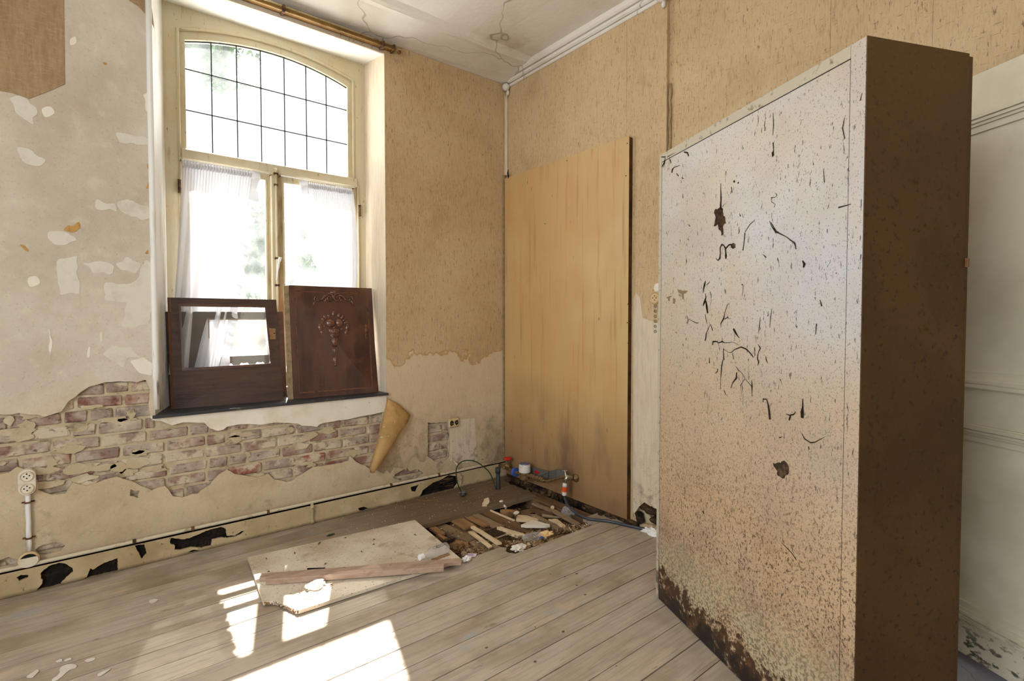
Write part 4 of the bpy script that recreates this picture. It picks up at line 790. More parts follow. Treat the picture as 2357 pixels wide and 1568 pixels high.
obj('plinth', cbox(0.02, CW - 0.05, CD - 0.03, CD - 0.012, 0.0, 0.06), m_cab_side, cab)
hp = cpt(CW + 0.003, CD + 0.004, 1.4); obj('hinge_pin', tube(B(), [hp - ZZ * 0.012, hp + ZZ * 0.012], 0.005, 8), m_rust, cab)
# grime strokes and holes on the back panel, each a thin crust of its own
def cpl(x, y): 
    p = pl(x, y, C0 + sd * 0.0012, sd); q = p - C0; return (q.dot(dn), q.z)
def crust(pts, m=m_dirt, name='mould_crust', amp=0.0015):
    q = [cpl(*p) for p in pts]
    return obj(name, plate(B(), [tuple(v) for v in jag(q, 0.006, amp)], [], lambda u, v, w: cpt(u, 0.0012 - 0.0012 + w, v), 0.0012), m, cab)
def stroke(segs, m=m_dirt):
    "segs: list of polylines [(px, py, halfwidth px), ...] laid on the panel as one thread of grime"
    for S in segs:
        bm = B()
        P = [cpl(a, b) for a, b, _ in S]; Wd = [w for _, _, w in S]; L = []; Rr = []
        for i in range(len(P)):
            a = Vector(P[max(i - 1, 0)]); c = Vector(P[min(i + 1, len(P) - 1)]); t = (c - a).normalized() if (c - a).length > 0 else Vector((0, 1)); nn = Vector((-t.y, t.x)); w = Wd[i] * 0.00145 * (0.7 + 0.6 * R())
            p = Vector(P[i]); L.append(bm.verts.new(cpt(p.x + nn.x * w, 0.0, p.y + nn.y * w))); Rr.append(bm.verts.new(cpt(p.x - nn.x * w, 0.0, p.y - nn.y * w)))
        for i in range(len(P) - 1): bm.faces.new((L[i], L[i + 1], Rr[i + 1], Rr[i]))
        bmesh.ops.solidify(bm, geom=bm.faces[:], thickness=0.0012)
        obj('grime_thread', bm, m, cab)
def z1(pts, ox=1500, oy=350, s=5.2267): return [(ox + x / s, oy + y / s) for x, y in pts]
crust(z1([(830, 660), (855, 680), (860, 740), (885, 800), (890, 850), (865, 885), (860, 950), (860, 1000), (842, 1003), (830, 940), (808, 925), (800, 870), (770, 885), (750, 893), (765, 830), (770, 760), (752, 735), (760, 700), (790, 685), (815, 665)]), m_peel, 'torn_hole', 0.003)
for S in [[[(835, 375, .8), (832, 430, .9), (835, 500, 1.4), (836, 570, 2.2), (832, 640, 2.8), (835, 690, 3)], [(880, 620, .5), (855, 660, 1)]], [[(775, 1280, .6), (800, 1305, 1.2), (822, 1280, 2.4), (828, 1220, 2), (826, 1150, 1.8), (845, 1115, 2.2), (868, 1120, 1.2), (890, 1160, 2), (893, 1210, 1.6), (896, 1250, 3), (895, 1285, 1.5)], [(890, 1165, 2), (930, 1120, 1.5), (960, 1110, 2)]],
          [[(1100, 1185, 1.2), (1112, 1100, 1), (1125, 970, 1.3)], [(1125, 960, .9), (1185, 870, 1.2), (1240, 820, .4)]], [[(1420, 830, .5), (1450, 900, 1.2), (1500, 970, 2.2), (1530, 960, 1)]], [[(1060, 740, .5), (1070, 775, 1.6)], [(1090, 740, .3), (1105, 790, .5)], [(1050, 900, .4), (1055, 960, 1.2), (1045, 985, .8)]],
          [[(1490, 490, .4), (1510, 520, 1), (1490, 545, .6), (1440, 550, 1), (1445, 600, .7), (1490, 630, .6), (1475, 665, 1)]], [[(120, 60, 2), (165, 60, 2.8), (155, 130, 3.5), (125, 180, 2)], [(190, 60, 1.5), (290, 5, .6)], [(225, 90, 2), (235, 135, 1.4)]], [[(390, 0, 2), (435, 10, 2.5), (445, 50, 2.2)]], [[(345, 160, .6), (270, 185, .9), (250, 215, 4), (245, 250, 2)]],
          [[(1455, 0, 2), (1465, 40, 3), (1450, 60, .8)]], [[(375, 500, .5), (377, 555, 1.8)]], [[(300, 255, 1), (325, 290, 1.6)], [(360, 310, 1), (385, 320, 1.3)]], [[(420, 1280, .5), (422, 1330, 1.5)]], [[(1345, 1235, .8), (1380, 1270, 1.2)]], [[(990, 345, 2.5), (1000, 365, 2.5)], [(1040, 365, 1.6), (1048, 375, 1.6)], [(960, 420, 1), (970, 490, .8)]], [[(445, 870, 1.2), (462, 895, .9)], [(430, 1045, .6), (450, 1055, 1.2)]]]:
    stroke([[(1500 + a / 5.2267, 350 + b / 5.2267, w) for a, b, w in seg] for seg in S])
crust(z1([(950, 1110), (985, 1095), (1005, 1110), (1008, 1150), (980, 1168), (955, 1150)]))
for S in [[[(650, 140, .8), (640, 180, 3), (625, 240, 2), (625, 280, 1)], [(700, 150, .6), (670, 185, 1)]], [[(650, 290, .8), (655, 340, 1.8), (640, 390, 3.5), (620, 440, 1.2)], [(655, 380, 1.5), (665, 450, 3), (675, 530, 1.8)]], [[(645, 540, .6), (655, 600, 1), (668, 655, .8)]], [[(660, 760, 2), (655, 820, 3), (645, 860, 1.5)], [(665, 760, 1), (690, 700, .8), (710, 660, 1.2), (735, 735, 1.5)]],
          [[(940, 410, .6), (910, 430, .7), (880, 530, .6), (870, 590, 2.4), (835, 650, 1.8), (837, 700, .6)], [(880, 600, 1.4), (920, 575, .6), (940, 600, .5)]], [[(985, 715, 2.5), (1010, 760, 4), (1035, 800, 1.8), (1058, 828, .9)], [(1000, 780, .5), (1000, 860, .4)]], [[(735, 910, 1.6), (740, 870, 1.8), (780, 868, 1.4), (810, 885, 1.1), (850, 870, 1.6), (890, 885, 1), (980, 875, .5), (1050, 910, .4)], [(850, 825, .6), (850, 870, 1)], [(800, 890, .6), (810, 925, .6)]],
          [[(865, 950, .9), (865, 1010, 1), (872, 1090, 1.6)], [(865, 960, .4), (930, 1000, .5), (960, 1000, .7), (1000, 965, .9), (1080, 935, 1.4), (1140, 960, 1.4), (1190, 1010, 2), (1228, 1060, 1.6)], [(975, 1000, .6), (988, 1080, .9)]], [[(860, 1090, 1.4), (845, 1160, 2.4), (840, 1220, 1.4), (832, 1320, .5), (828, 1445, .8)]], [[(698, 1060, 1), (698, 1130, 1.5)], [(648, 1060, .5), (650, 1100, .7)]], [[(800, 1195, 1), (795, 1225, 1.3), (770, 1255, .6)]],
          [[(1280, 900, .4), (1310, 950, 1.6), (1285, 1000, .9), (1275, 1080, 1.6), (1290, 1110, 1.6), (1280, 1160, .5)]], [[(1375, 1040, .5), (1380, 1090, 1.4), (1398, 1130, .8)]], [[(1010, 1165, .4), (1050, 1215, .9), (1090, 1250, .5), (1125, 1310, .6)], [(1025, 1240, 1.6), (1020, 1310, 2.4), (975, 1370, 1.6), (955, 1430, .7)], [(1030, 1290, .5), (1060, 1330, .5)], [(1125, 1315, .5), (1205, 1410, .8), (1210, 1530, .6)], [(1205, 1330, .5), (1210, 1400, 1.3)], [(1120, 1320, .5), (1070, 1400, .7)]],
          [[(1075, 190, .5), (1095, 180, .9), (1105, 210, .6), (1090, 330, .4)]], [[(1310, 570, .4), (1300, 680, .9), (1285, 770, .4)]], [[(1450, 470, .5), (1430, 590, .8), (1425, 700, .4)]], [[(430, 560, .6), (440, 610, 1.1), (435, 660, .5)], [(440, 600, .4), (550, 650, .8), (570, 640, .5)]], [[(290, 755, 1.5), (305, 768, 1.5)]], [[(870, 1450, .6), (885, 1490, .8), (900, 1520, .6)]]]:
    stroke([[(1500 + a / 5.2267, 620 + b / 5.2267, w) for a, b, w in seg] for seg in S])
m_faint = mat('faint_brown_stain', (132, 112, 84), 0.7)
crust([(1560, 667), (1567, 668), (1578, 669), (1582, 670), (1580, 674), (1574, 677), (1574, 688), (1571, 689), (1569, 677), (1562, 673)], m_faint); crust([(1550, 686), (1555, 688), (1553, 700), (1549, 699)], m_faint); crust([(1534, 684), (1548, 680), (1542, 686), (1541, 694), (1537, 688)], m_faint)
for S in [[[(296, 400, .8), (300, 360, 1.4), (340, 360, 1.8), (360, 430, 2), (370, 500, 2.2), (380, 605, 2.4)]], [[(580, 540, 1), (620, 555, 1.8), (665, 545, 1.8), (690, 515, .7), (670, 500, .5)], [(628, 560, 1.6), (610, 615, 1.8)]], [[(775, 355, .8), (775, 400, 1.2), (775, 460, 1.8), (768, 520, 3.4), (770, 588, 3)]], [[(760, 770, .5), (800, 840, 1), (870, 885, 1), (920, 880, .9), (1040, 815, .4)], [(845, 930, 1), (850, 970, .8)]], [[(160, 150, .6), (165, 200, 1.4), (163, 320, .4)]], [[(490, 825, 1), (528, 815, .6)]]]:
    stroke([[(1700 + a / 5.2267, 850 + b / 5.2267, w) for a, b, w in seg] for seg in S])
crust([(1780, 1067), (1790, 1064), (1800, 1062), (1810, 1066), (1815, 1078), (1812, 1092), (1806, 1102), (1800, 1104), (1792, 1094), (1788, 1080)], amp=0.005, name='rust_hole')
stroke([[(1780, 260, .5), (1781, 290, 1), (1779, 312, .6)], [(1780, 328, 1.4), (1781, 345, 1), (1779, 358, 2.6)]]); stroke([[(1945, 270, .5), (1940, 295, 1), (1945, 320, .6)]]); stroke([[(1848, 600, 1.5), (1852, 608, 3), (1850, 616, 1.6)]]); stroke([[(1775, 512, .6), (1788, 534, 1.2), (1810, 545, .8), (1830, 560, 1.4), (1833, 574, .8)]])
stroke([[(1618, 1176, 2.6), (1621, 1183, 2)]]); stroke([[(1800, 1250, .8), (1822, 1272, 1.1), (1834, 1290, .7)]]); stroke([[(1570, 1178, .7), (1574, 1192, .6)]]); stroke([[(1960, 470, .6), (1930, 478, 1)]]); stroke([[(1896, 388, .6), (1898, 420, 1)], [(1888, 690, .6), (1892, 705, 1.4)], [(1880, 745, 1), (1878, 770, .6)]])
stroke([[(1955, 1400, .8), (1964, 1430, 1.4), (1972, 1452, .8)], [(1985, 215, .6), (1981, 232, 2)]])

# ================================================================== OPEN PANELLED DOOR
dd = Vector((-0.47, -0.883, 0)).normalized(); dnm = Vector((dd.y, -dd.x, 0)); HG = Vector((-0.006, -2.648, 0))   # dnm faces the room
if dnm.x > 0: dnm = -dnm
def dpt(u, w, z): return HG + dd * u + dnm * w + ZZ * z
def dbox(u0, u1, w0, w1, z0, z1, bev=0.0): return quadbox(B(), [dpt(u0, w1, z0), dpt(u1, w1, z0), dpt(u1, w1, z1), dpt(u0, w1, z1)], -dnm * (w1 - w0), bev)
dr = bpy.data.objects.new('door_1', None); COL.objects.link(dr); dr['kind'] = 'structure'; dr['label'] = 'cream panelled door standing open with a scuffed bottom rail'; OFF[dr] = Vector((0, 0, 0))
DT, DB, DW = 2.105, 0.036, 0.84
for u0, u1, z0, z1, nm in ((0, 0.05, DB, DT, 'stile'), (DW - 0.105, DW, DB, DT, 'stile'), (0.05, DW - 0.105, 1.962, DT, 'rail'), (0.05, DW - 0.105, 0.875, 1.0, 'rail'), (0.05, DW - 0.105, DB, 0.165, 'rail')):
    obj(nm, dbox(u0, u1, -0.034, 0, z0, z1, 0.001), m_door, dr)
for z0, z1 in ((0.165, 0.875), (1.0, 1.962)):
    obj('panel', dbox(0.045, DW - 0.10, -0.028, -0.012, z0 - 0.005, z1 + 0.005), m_door, dr)
    for a, b2, w in ((0, 0.005, 0.008), (0.005, 0.017, 0.018), (0.017, 0.021, 0.009), (0.021, 0.030, 0.013), (0.030, 0.040, 0.005), (0.040, 0.062, -0.003)):
        def ring(u0, u1, q0, q1): return plate(B(), rect(u0, u1, q0, q1), [rect(u0 + (b2 - a), u1 - (b2 - a), q0 + (b2 - a), q1 - (b2 - a))], lambda u, v, ww: dpt(u, w - ww, v), w + 0.015)
        obj('moulding', ring(0.05 + a, DW - 0.105 - a, z0 + a, z1 - a), m_door, dr)
for z in (0.3, 1.1, 1.9): obj('hinge', tube(B(), [dpt(-0.006, 0.006, z - 0.05), dpt(-0.006, 0.006, z + 0.05)], 0.008, 8), m_rust, dr)
kn = obj('door_handle', lathe(B(), [(0.024, 0), (0.024, 0.004), (0.01, 0.008), (0.01, 0.04), (0.026, 0.05), (0.028, 0.065), (0.001, 0.075)], dpt(DW - 0.06, 0, 0.96), dnm, 20), m_brass, dr, True)
cs = plate(B(), [(-3.62, 0), (-3.52, 0), (-3.52, 2.085), (-2.645, 2.085), (-2.645, 0), (-2.60, 0), (-2.60, 2.10), (-3.62, 2.10)], [], fX(0.012), 0.02, True); obj('door_casing', cs, m_door, dr)
# passage behind the doorway
ps = B(); box(ps, 0.15, 1.6, -4.3, -4.2, -0.03, 2.6); box(ps, 0.15, 1.6, -2.1, -2.0, -0.03, 2.6); box(ps, 1.6, 1.7, -4.3, -2.0, -0.03, 2.6); box(ps, 0.155, 1.7, -4.3, -2.0, 2.6, 2.7); box(ps, 0.155, 1.7, -4.3, -2.0, -0.06, -0.03)
obj('wall_passage', ps, m_plaster, kind='structure')

# ================================================================== OLD FURNITURE DOORS ON THE SILL
ZS = WZ0 + 0.0155
def leaning(BL, BRr, TL, TR, yt):
    "bottom edge stands on the sill, top edge leans back to depth yt"
    a = pl(*BL, (0, 0, ZS), (0, 0, 1)); b = pl(*BRr, (0, 0, ZS), (0, 0, 1)); c = atY(*TR, yt); d = atY(*TL, yt)
    nrm = (b - a).cross(d - a).normalized()
    if nrm.y > 0: nrm = -nrm
    return lambda u, v, w: a.lerp(b, u).lerp(d.lerp(c, u), v) - nrm * w
def uvq(fn, px, py):
    P0, P1, P2 = fn(0, 0, 0), fn(1, 0, 0), fn(0, 1, 0); n = (P1 - P0).cross(P2 - P0); p = pl(px, py, P0, n)
    a, b = P1 - P0, P2 - P0; q = p - P0; aa, bb, ab = a.dot(a), b.dot(b), a.dot(b); d = aa * bb - ab * ab
    return ((q.dot(a) * bb - q.dot(b) * ab) / d, (q.dot(b) * aa - q.dot(a) * ab) / d)
# front glazed door
f1 = leaning((400, 942), (653, 921), (391, 685), (636, 690), 0.17)
t = thing('cabinet_door', f1(0.5, 0, 0), 'dark oak cabinet door with a clear glass pane, front left on the sill', 'furniture door')
gq = [uvq(f1, *p) for p in ((424, 848), (625, 837), (617, 708), (417, 705))]
obj('frame', plate(B(), rect(0, 1, 0.0, 1), [gq], f1, 0.022, True), m_dark, t)
obj('glass_pane', plate(B(), [(u + du, v + dv) for (u, v), (du, dv) in zip(gq, ((-.01, -.01), (.01, -.01), (.01, .01), (-.01, .01)))], [], lambda u, v, w: f1(u, v, 0.008 + w), 0.003, True), m_glass2, t)
def ringq(q, e, fn, w0, w1):
    c = (sum(p[0] for p in q) / 4, sum(p[1] for p in q) / 4); o = [(p[0] + e * (1 if p[0] > c[0] else -1), p[1] + e * 1.1 * (1 if p[1] > c[1] else -1)) for p in q]
    return plate(B(), o, [q], lambda u, v, w: fn(u, v, w0 + w), w1 - w0)
obj('glazing_bead', ringq([(u, v) for u, v in gq], 0.02, f1, -0.003, 0.002), m_mahog, t)
obj('worn_edge', quadbox(B(), [f1(-0.022, 0.0, 0.004), f1(-0.001, 0.0, 0.0), f1(-0.001, 1.0, 0.0), f1(-0.022, 1.0, 0.004)], f1(0, 0, 0.02) - f1(0, 0, 0)), m_dark_edge, t)
lp = [uvq(f1, *p) for p in ((623, 782), (640, 781), (640, 757), (623, 755))]
obj('lock_patch', plate(B(), lp, [], lambda u, v, w: f1(u, v, -0.001 + w), 0.002), m_orangew, t, label='pale square where the lock was')
kh = uvq(f1, 637, 768); obj('keyhole', lathe(B(), [(0.004, 0), (0.004, 0.001)], f1(kh[0], kh[1], -0.001), f1(0, 0, -1) - f1(0, 0, 0), 10), m_black, t)
# second glazed door standing behind it
f2 = leaning((378, 937), (664, 913), (374, 718), (655, 718), 0.205)
f2b = f2; f2 = lambda u, v, w: f2b(u, v, w) + Vector((0, 0.036, 0)) 
t = thing('cabinet_door', f2(0.5, 0, 0), 'dark oak cabinet door seen through the glass of the one in front of it', 'furniture door')
g2 = [uvq(f2, *p) for p in ((486, 870), (640, 862), (640, 738), (485, 737))]
obj('frame', plate(B(), rect(0, 1, 0.0, 1), [g2], f2, 0.018, True), m_dark, t)
obj('glazing_bead', ringq(g2, 0.012, f2, -0.002, 0.002), m_greyw, t)
kh = uvq(f2, 567, 721); obj('screw_hole', lathe(B(), [(0.005, 0), (0.005, 0.001)], f2(kh[0], kh[1] - 0.02, -0.001), f2(0, 0, -1) - f2(0, 0, 0), 10), m_black, t)
# low fretwork rail at the back
t = thing('fretwork_rail', (-1.85, 0.272, ZS), 'low dark fretwork rail standing behind the glazed cabinet doors', 'wooden rail')
A = atY(494, 822, 0.285); C = atY(640, 815, 0.285)
h = A.z - ZS
fq = [(A.x, ZS), (C.x, ZS), (C.x, A.z), (A.x, A.z)]
wn_ = C.x - A.x
hs = [[(A.x + wn_ * s + wn_ * 0.075 * math.cos(a), A.z - 0.062 + 0.022 * math.sin(a) * (1 + 0.3 * math.sin(3 * a))) for a in [2 * math.pi * q / 14 for q in range(14)]] for s in (0.2, 0.45, 0.7, 0.9)]
obj('board', plate(B(), fq, hs, fY(0.284), 0.012, True), m_dark, t)
# carved door
f3 = leaning((676, 919), (868, 903), (665, 657), (855, 664), 0.16)
t = thing('carved_cabinet_door', f3(0.5, 0, 0), 'reddish mahogany door carved with a torch of fruit, right on the sill', 'furniture door')
obj('panel', plate(B(), rect(0, 1, 0, 1), [], f3, 0.020, True), m_mahog, t)
for nm, q in (('left_bead', 0), ('x', 1)): pass
rim = plate(B(), rect(0, 1, 0, 1), [rect(0.055, 0.945, 0.045, 0.955)], lambda u, v, w: f3(u, v, -0.006 + w), 0.006); obj('rim_moulding', rim, m_mahog, t)
rim = plate(B(), rect(0.055, 0.945, 0.045, 0.955), [rect(0.068, 0.932, 0.056, 0.944)], lambda u, v, w: f3(u, v, -0.003 + w), 0.003); obj('inner_bead', rim, m_mahog_carve, t)
# raised apron at the top with two arches
ap = [(0.068, 0.944), (0.932, 0.944), (0.932, 0.80)]
ap += [(0.932 - 0.24 * s, 0.80 + 0.055 * math.sin(math.pi * min(1, s * 1.0)) ) for s in [i / 8 for i in range(1, 9)]] + [(0.6, 0.84), (0.5, 0.81), (0.4, 0.84)] + [(0.308 - 0.24 * s, 0.80 + 0.055 * math.sin(math.pi * s)) for s in [i / 8 for i in range(0, 9)]]
obj('apron', plate(B(), ap[::-1], [], lambda u, v, w: f3(u, v, -0.0025 + w), 0.0025), m_mahog, t)
e1 = (f3(1, 0, 0) - f3(0, 0, 0)); WU = e1.length; e1.normalize(); e2 = (f3(0, 1, 0) - f3(0, 0, 0)).normalized(); e3 = (f3(0, 0, -1) - f3(0, 0, 0)).normalized()
def cq(px, py): 
    u, v = uvq(f3, px, py); return f3(u, v, -0.003)
def z3(x, y): return (640 + x / 5.4077, 640 + y / 5.4077)
def ball(bm, x, y, rx, ry, dz=0.6, rot=0.0, seed=0, amp=0.0, sub=2):
    c = cq(*z3(x, y)); k = 0.00052
    g = bmesh.ops.create_icosphere(bm, subdivisions=sub, radius=1.0); ca_, sa_ = math.cos(rot), math.sin(rot)
    for v in g['verts']:
        a, b, d = v.co.x * rx * k, v.co.y * ry * k, v.co.z * min(rx, ry) * k * dz
        v.co = c + e1 * (a * ca_ - b * sa_) + e2 * (a * sa_ + b * ca_) + e3 * d
def scroll(bm, cx, cy, r, turns, a0, w, sgn=1):
    pts = []; rr = []
    n = 22
    for i in range(n + 1):
        s = i / n; a = a0 + sgn * turns * 2 * math.pi * s; q = r * (1 - 0.85 * s); pts.append(cq(*z3(cx + q * math.cos(a), cy - q * math.sin(a))) + e3 * (0.002 + 0.003 * s)); rr.append(w * (1 - 0.3 * s))
    tube(bm, pts, rr, 7)
cb = B(); ball(cb, 690, 180, 40, 26, 0.4); scroll(cb, 640, 250, 55, 1.4, 1.9, 0.006, -1); scroll(cb, 738, 250, 55, 1.4, 1.2, 0.006, 1)
for sg in (-1, 1):
    m0 = 688
    tube(cb, [cq(*z3(m0 + sg * dx, dy)) + e3 * 0.004 for dx, dy in ((60, 215), (110, 225), (150, 270), (190, 285), (225, 280))], [0.003, 0.006, 0.006, 0.005, 0.003], 7)
    scroll(cb, m0 + sg * 215, 265, 30, 1.1, math.pi / 2, 0.005, -sg); tube(cb, [cq(*z3(m0 + sg * dx, dy)) + e3 * 0.003 for dx, dy in ((215, 285), (240, 310), (252, 350))], [0.006, 0.006, 0.002], 7)
    ball(cb, m0 + sg * 95, 275, 16, 26, 0.6, sg * 0.5)
obj('carved_scroll', cb, m_mahog_carve, t, True)
cb = B(); ball(cb, 645, 565, 62, 58, 0.8, sub=3); ball(cb, 757, 565, 52, 60, 0.8, sub=3)
for x, y, rx, ry, ro in ((690, 450, 26, 44, 0), (630, 470, 24, 34, .3), (755, 470, 24, 34, -.3), (585, 490, 22, 38, .7), (800, 490, 22, 38, -.7), (560, 520, 22, 36, 1.0), (825, 525, 22, 36, -1.0), (548, 555, 20, 34, 1.3), (840, 560, 20, 34, -1.3), (575, 600, 20, 22, 0), (600, 645, 18, 18, 0), (790, 640, 18, 18, 0), (700, 620, 20, 20, 0),
                        (522, 620, 32, 52, .12), (545, 680, 24, 40, .25), (862, 620, 30, 54, -.12), (845, 680, 24, 40, -.25), (528, 725, 13, 14, 0), (560, 722, 13, 14, 0), (545, 752, 12, 13, 0), (828, 718, 12, 14, 0), (855, 720, 12, 14, 0), (842, 742, 11, 13, 0)): ball(cb, x, y, rx, ry, 0.75, ro)
obj('carved_fruit', cb, m_mahog_carve, t, True)
def loft(bm, st):
    rings = []
    for x, y, w, h in st:
        c = cq(*z3(x, y)); rings.append([bm.verts.new(c + e1 * (w * 0.00049 * math.cos(math.pi * q / 8)) + e3 * (h * 0.00049 * math.sin(math.pi * q / 8))) for q in range(9)])
    for i in range(len(rings) - 1):
        for q in range(8): bm.faces.new((rings[i][q], rings[i][q + 1], rings[i + 1][q + 1], rings[i + 1][q]))
    bm.faces.new(rings[0][::-1]); bm.faces.new(rings[-1])
cb = B(); loft(cb, [(692, 636, 84, 30), (693, 655, 80, 40), (695, 690, 66, 34), (697, 708, 60, 26), (697, 714, 66, 34), (698, 726, 66, 34), (698, 734, 56, 26), (700, 770, 46, 28), (703, 820, 36, 24), (705, 862, 32, 22)])
for k_ in range(-2, 3): tube(cb, [cq(*z3(695 + k_ * 26, 650)) + e3 * (0.018 - 0.003 * abs(k_)), cq(*z3(697 + k_ * 20, 700)) + e3 * (0.016 - 0.003 * abs(k_))], 0.004, 6)
for k_ in range(-2, 3): tube(cb, [cq(*z3(699 + k_ * 18, 738)) + e3 * (0.012 - 0.002 * abs(k_)), cq(*z3(704 + k_ * 11, 855)) + e3 * (0.010 - 0.002 * abs(k_))], 0.0035, 6)
ball(cb, 685, 900, 20, 52, 0.6); ball(cb, 722, 900, 20, 52, 0.6); ball(cb, 706, 910, 18, 56, 0.8); ball(cb, 712, 965, 26, 12, 0.7); ball(cb, 694, 1020, 16, 48, .6); ball(cb, 714, 1030, 20, 60, 0.7); ball(cb, 734, 1020, 14, 48, .6); ball(cb, 714, 1085, 14, 18, 0.7)
obj('carved_torch', cb, m_mahog_carve, t, True)
cb = B(); ball(cb, 1098, 600, 16, 26, 0.5); ball(cb, 1100, 655, 22, 34, 0.5); ball(cb, 1098, 720, 14, 50, 0.5); ball(cb, 1100, 770, 8, 16, 0.5); obj('lock_escutcheon', cb, m_rust, t, True)
obj('worn_edge', quadbox(B(), [f3(-0.055, 0.0, 0.012), f3(-0.002, 0.0, 0.0), f3(-0.002, 1.0, 0.0), f3(-0.055, 0.995, 0.012)], f3(0, 0, 0.014) - f3(0, 0, 0)), m_greyw, t)
obj('back_frame', quadbox(B(), [f3(0.3, 0.0, 0.022), f3(1.035, 0.0, 0.022), f3(1.0, 0.97, 0.022), f3(0.3, 0.97, 0.022)], f3(0, 0, 0.016) - f3(0, 0, 0)), m_dark_edge, t)

# ================================================================== WATER PIPES IN THE CORNER
XM = -0.13
P = lambda x, y, X=XM: atX(x, y, X)
pip = thing('water_meter', P(1207, 1100), 'white capped water meter with brass couplings on the pipe in the corner', 'water meter')
mc = P(1207.5, 1090)
obj('body', lathe(B(), [(0.02, -0.05), (0.036, -0.04), (0.038, -0.005), (0.04, 0.0), (0.04, 0.012)], mc, (0, 0, 1), 24), m_bronze, pip)
obj('register', lathe(B(), [(0.042, 0.012), (0.043, 0.02), (0.041, 0.062), (0.037, 0.068), (0.03, 0.068)], mc, (0, 0, 1), 28), m_meterw, pip)
obj('lid', lathe(B(), [(0.036, 0.0685), (0.034, 0.074), (0.001, 0.075)], mc, (0, 0, 1), 24), m_lilac, pip)
pr = P(1215, 1094); pe = P(1253, 1107)
obj('outlet', tube(B(), [mc + Vector((0, -0.03, -0.012)), pr, pe], 0.012, 12), m_bronze, pip, True)
for s, r in ((0.28, 0.018), (0.42, 0.021), (0.56, 0.018), (0.66, 0.023), (0.80, 0.021), (0.92, 0.017)):
    p = pr.lerp(pe, s); d = (pe - pr).normalized() * 0.010; obj('coupling_nut', tube(B(), [p - d, p + d], r, 6 if r > 0.02 else 14), m_bronze, pip)
ub = P(1186, 1087); d = (P(1210, 1093) - P(1176, 1082)).normalized()
obj('union_ring', tube(B(), [ub - d * 0.012, ub + d * 0.014], 0.032, 18), m_blue, pip, label='blue plastic union')
obj('inlet', tube(B(), [P(1167, 1078, -0.1), P(1176, 1082, -0.11), ub, mc - Vector((0, -0.02, 0.012))], 0.012, 12), m_bronze, pip, True)
val = thing('stop_valve', P(1167, 1082, -0.09), 'old bronze stop valve with a red hand wheel at the wall corner', 'valve')
vc = P(1167, 1074, -0.09)
obj('body', blob(lathe(B(), [(0.022, -0.02), (0.028, 0.0), (0.020, 0.018), (0.011, 0.026), (0.011, 0.05)], vc, (0, 0, 1), 16), vc, 0.026, 5, 0.08, 2, (1, 1.3, 0.8)), m_bronze, val)
obj('lever', tube(B(), [vc + Vector((-0.02, 0.04, -0.002)), vc + Vector((-0.02, -0.03, 0.004))], 0.006, 8), m_bronze, val)
obj('hand_wheel', lathe(B(), [(0.03, 0.0), (0.033, 0.006), (0.03, 0.014), (0.012, 0.018), (0.001, 0.018)], P(1168.5, 1058, -0.09), (0, 0, 1), 8), m_red, val)
obj('feed_pipe', tube(B(), spline([vc + Vector((-0.02, 0.0, -0.01)), P(1152, 1070, -0.1) , P(1148, 1076, -0.1)], 5), 0.011, 10), m_bronze, val, True)
g0 = atZ(1147, 1126, 0.0)
t = thing('waste_pipe', g0, 'dark grey upright pipe rising out of the dusty boards', 'pipe')
gt = pl(1146, 1078, g0, (FW.x, FW.y, 0)); obj('tube', tube(B(), [g0 - ZZ * 0.02, g0 + ZZ * 0.01, gt], 0.0155, 14), m_dpipe, t, True); obj('socket_collar', tube(B(), [gt - ZZ * 0.035, gt + ZZ * 0.004], 0.019, 14), m_dpipe, t, True)
tp = thing('garden_tap', P(1304, 1110, -0.13), 'chromed tap on a wall flange feeding the hose', 'tap')
fl = atX(1326, 1100, -0.034); tc = P(1304, 1098)
obj('flange', lathe(B(), [(0.026, 0), (0.028, 0.006), (0.016, 0.012), (0.012, 0.03)], fl, (-1, 0, 0), 20), m_bronze, tp, True)
obj('body', tube(B(), [fl + Vector((-0.03, 0, 0)), fl.lerp(tc, 0.55), tc, tc + Vector((-0.004, 0.004, -0.02)), P(1300, 1113)], [0.011, 0.013, 0.015, 0.012, 0.010], 12), m_chrome, tp, True)
obj('spindle', tube(B(), [tc, P(1301, 1088), P(1300, 1082)], [0.009, 0.006, 0.007], 10), m_chrome, tp); obj('handle', tube(B(), [P(1300, 1084) + Vector((-0.012, 0.012, 0)), P(1300, 1084) + Vector((0.012, -0.012, 0))], 0.004, 8), m_chrome, tp)
t = thing('supply_pipe', pe, 'thin bent bronze pipe running from the meter couplings to the tap', 'pipe'); obj('tube', tube(B(), spline([pe, P(1261, 1108), P(1275, 1104), P(1298, 1097), tc], 5), 0.0085, 10), m_bronze, t, True)
t = thing('meter_bracket', P(1250, 1090, -0.05), 'grey folded steel bracket with a red label behind the water pipe', 'bracket')
for a, b2, X0, X1, h in (((1221, 1074), (1262, 1086), -0.06, -0.06, 0.05), ((1263, 1086), (1281, 1080), -0.06, -0.10, 0.055), ((1281, 1080), (1300, 1087), -0.10, -0.10, 0.05), ((1238, 1092), (1262, 1084), -0.12, -0.06, 0.012)):
    A = atX(*a, X0); C = atX(*b2, X1); obj('steel_plate', quadbox(B(), [A, C, C - ZZ * h, A - ZZ * h], Vector((0.004, 0.002, 0))), m_grey, t)
A = atX(1230, 1083, -0.063); C = atX(1241, 1086, -0.063); obj('label_plate', quadbox(B(), [A, C, C - ZZ * 0.018, A - ZZ * 0.018], Vector((0.002, 0, 0))), m_red, t)
cn = thing('hose_connector', P(1300, 1138), 'orange and cream hose connector below the tap', 'hose connector')
k0, k1, k2, k3 = P(1300, 1112), P(1300, 1120), P(1299, 1131), P(1299, 1140)
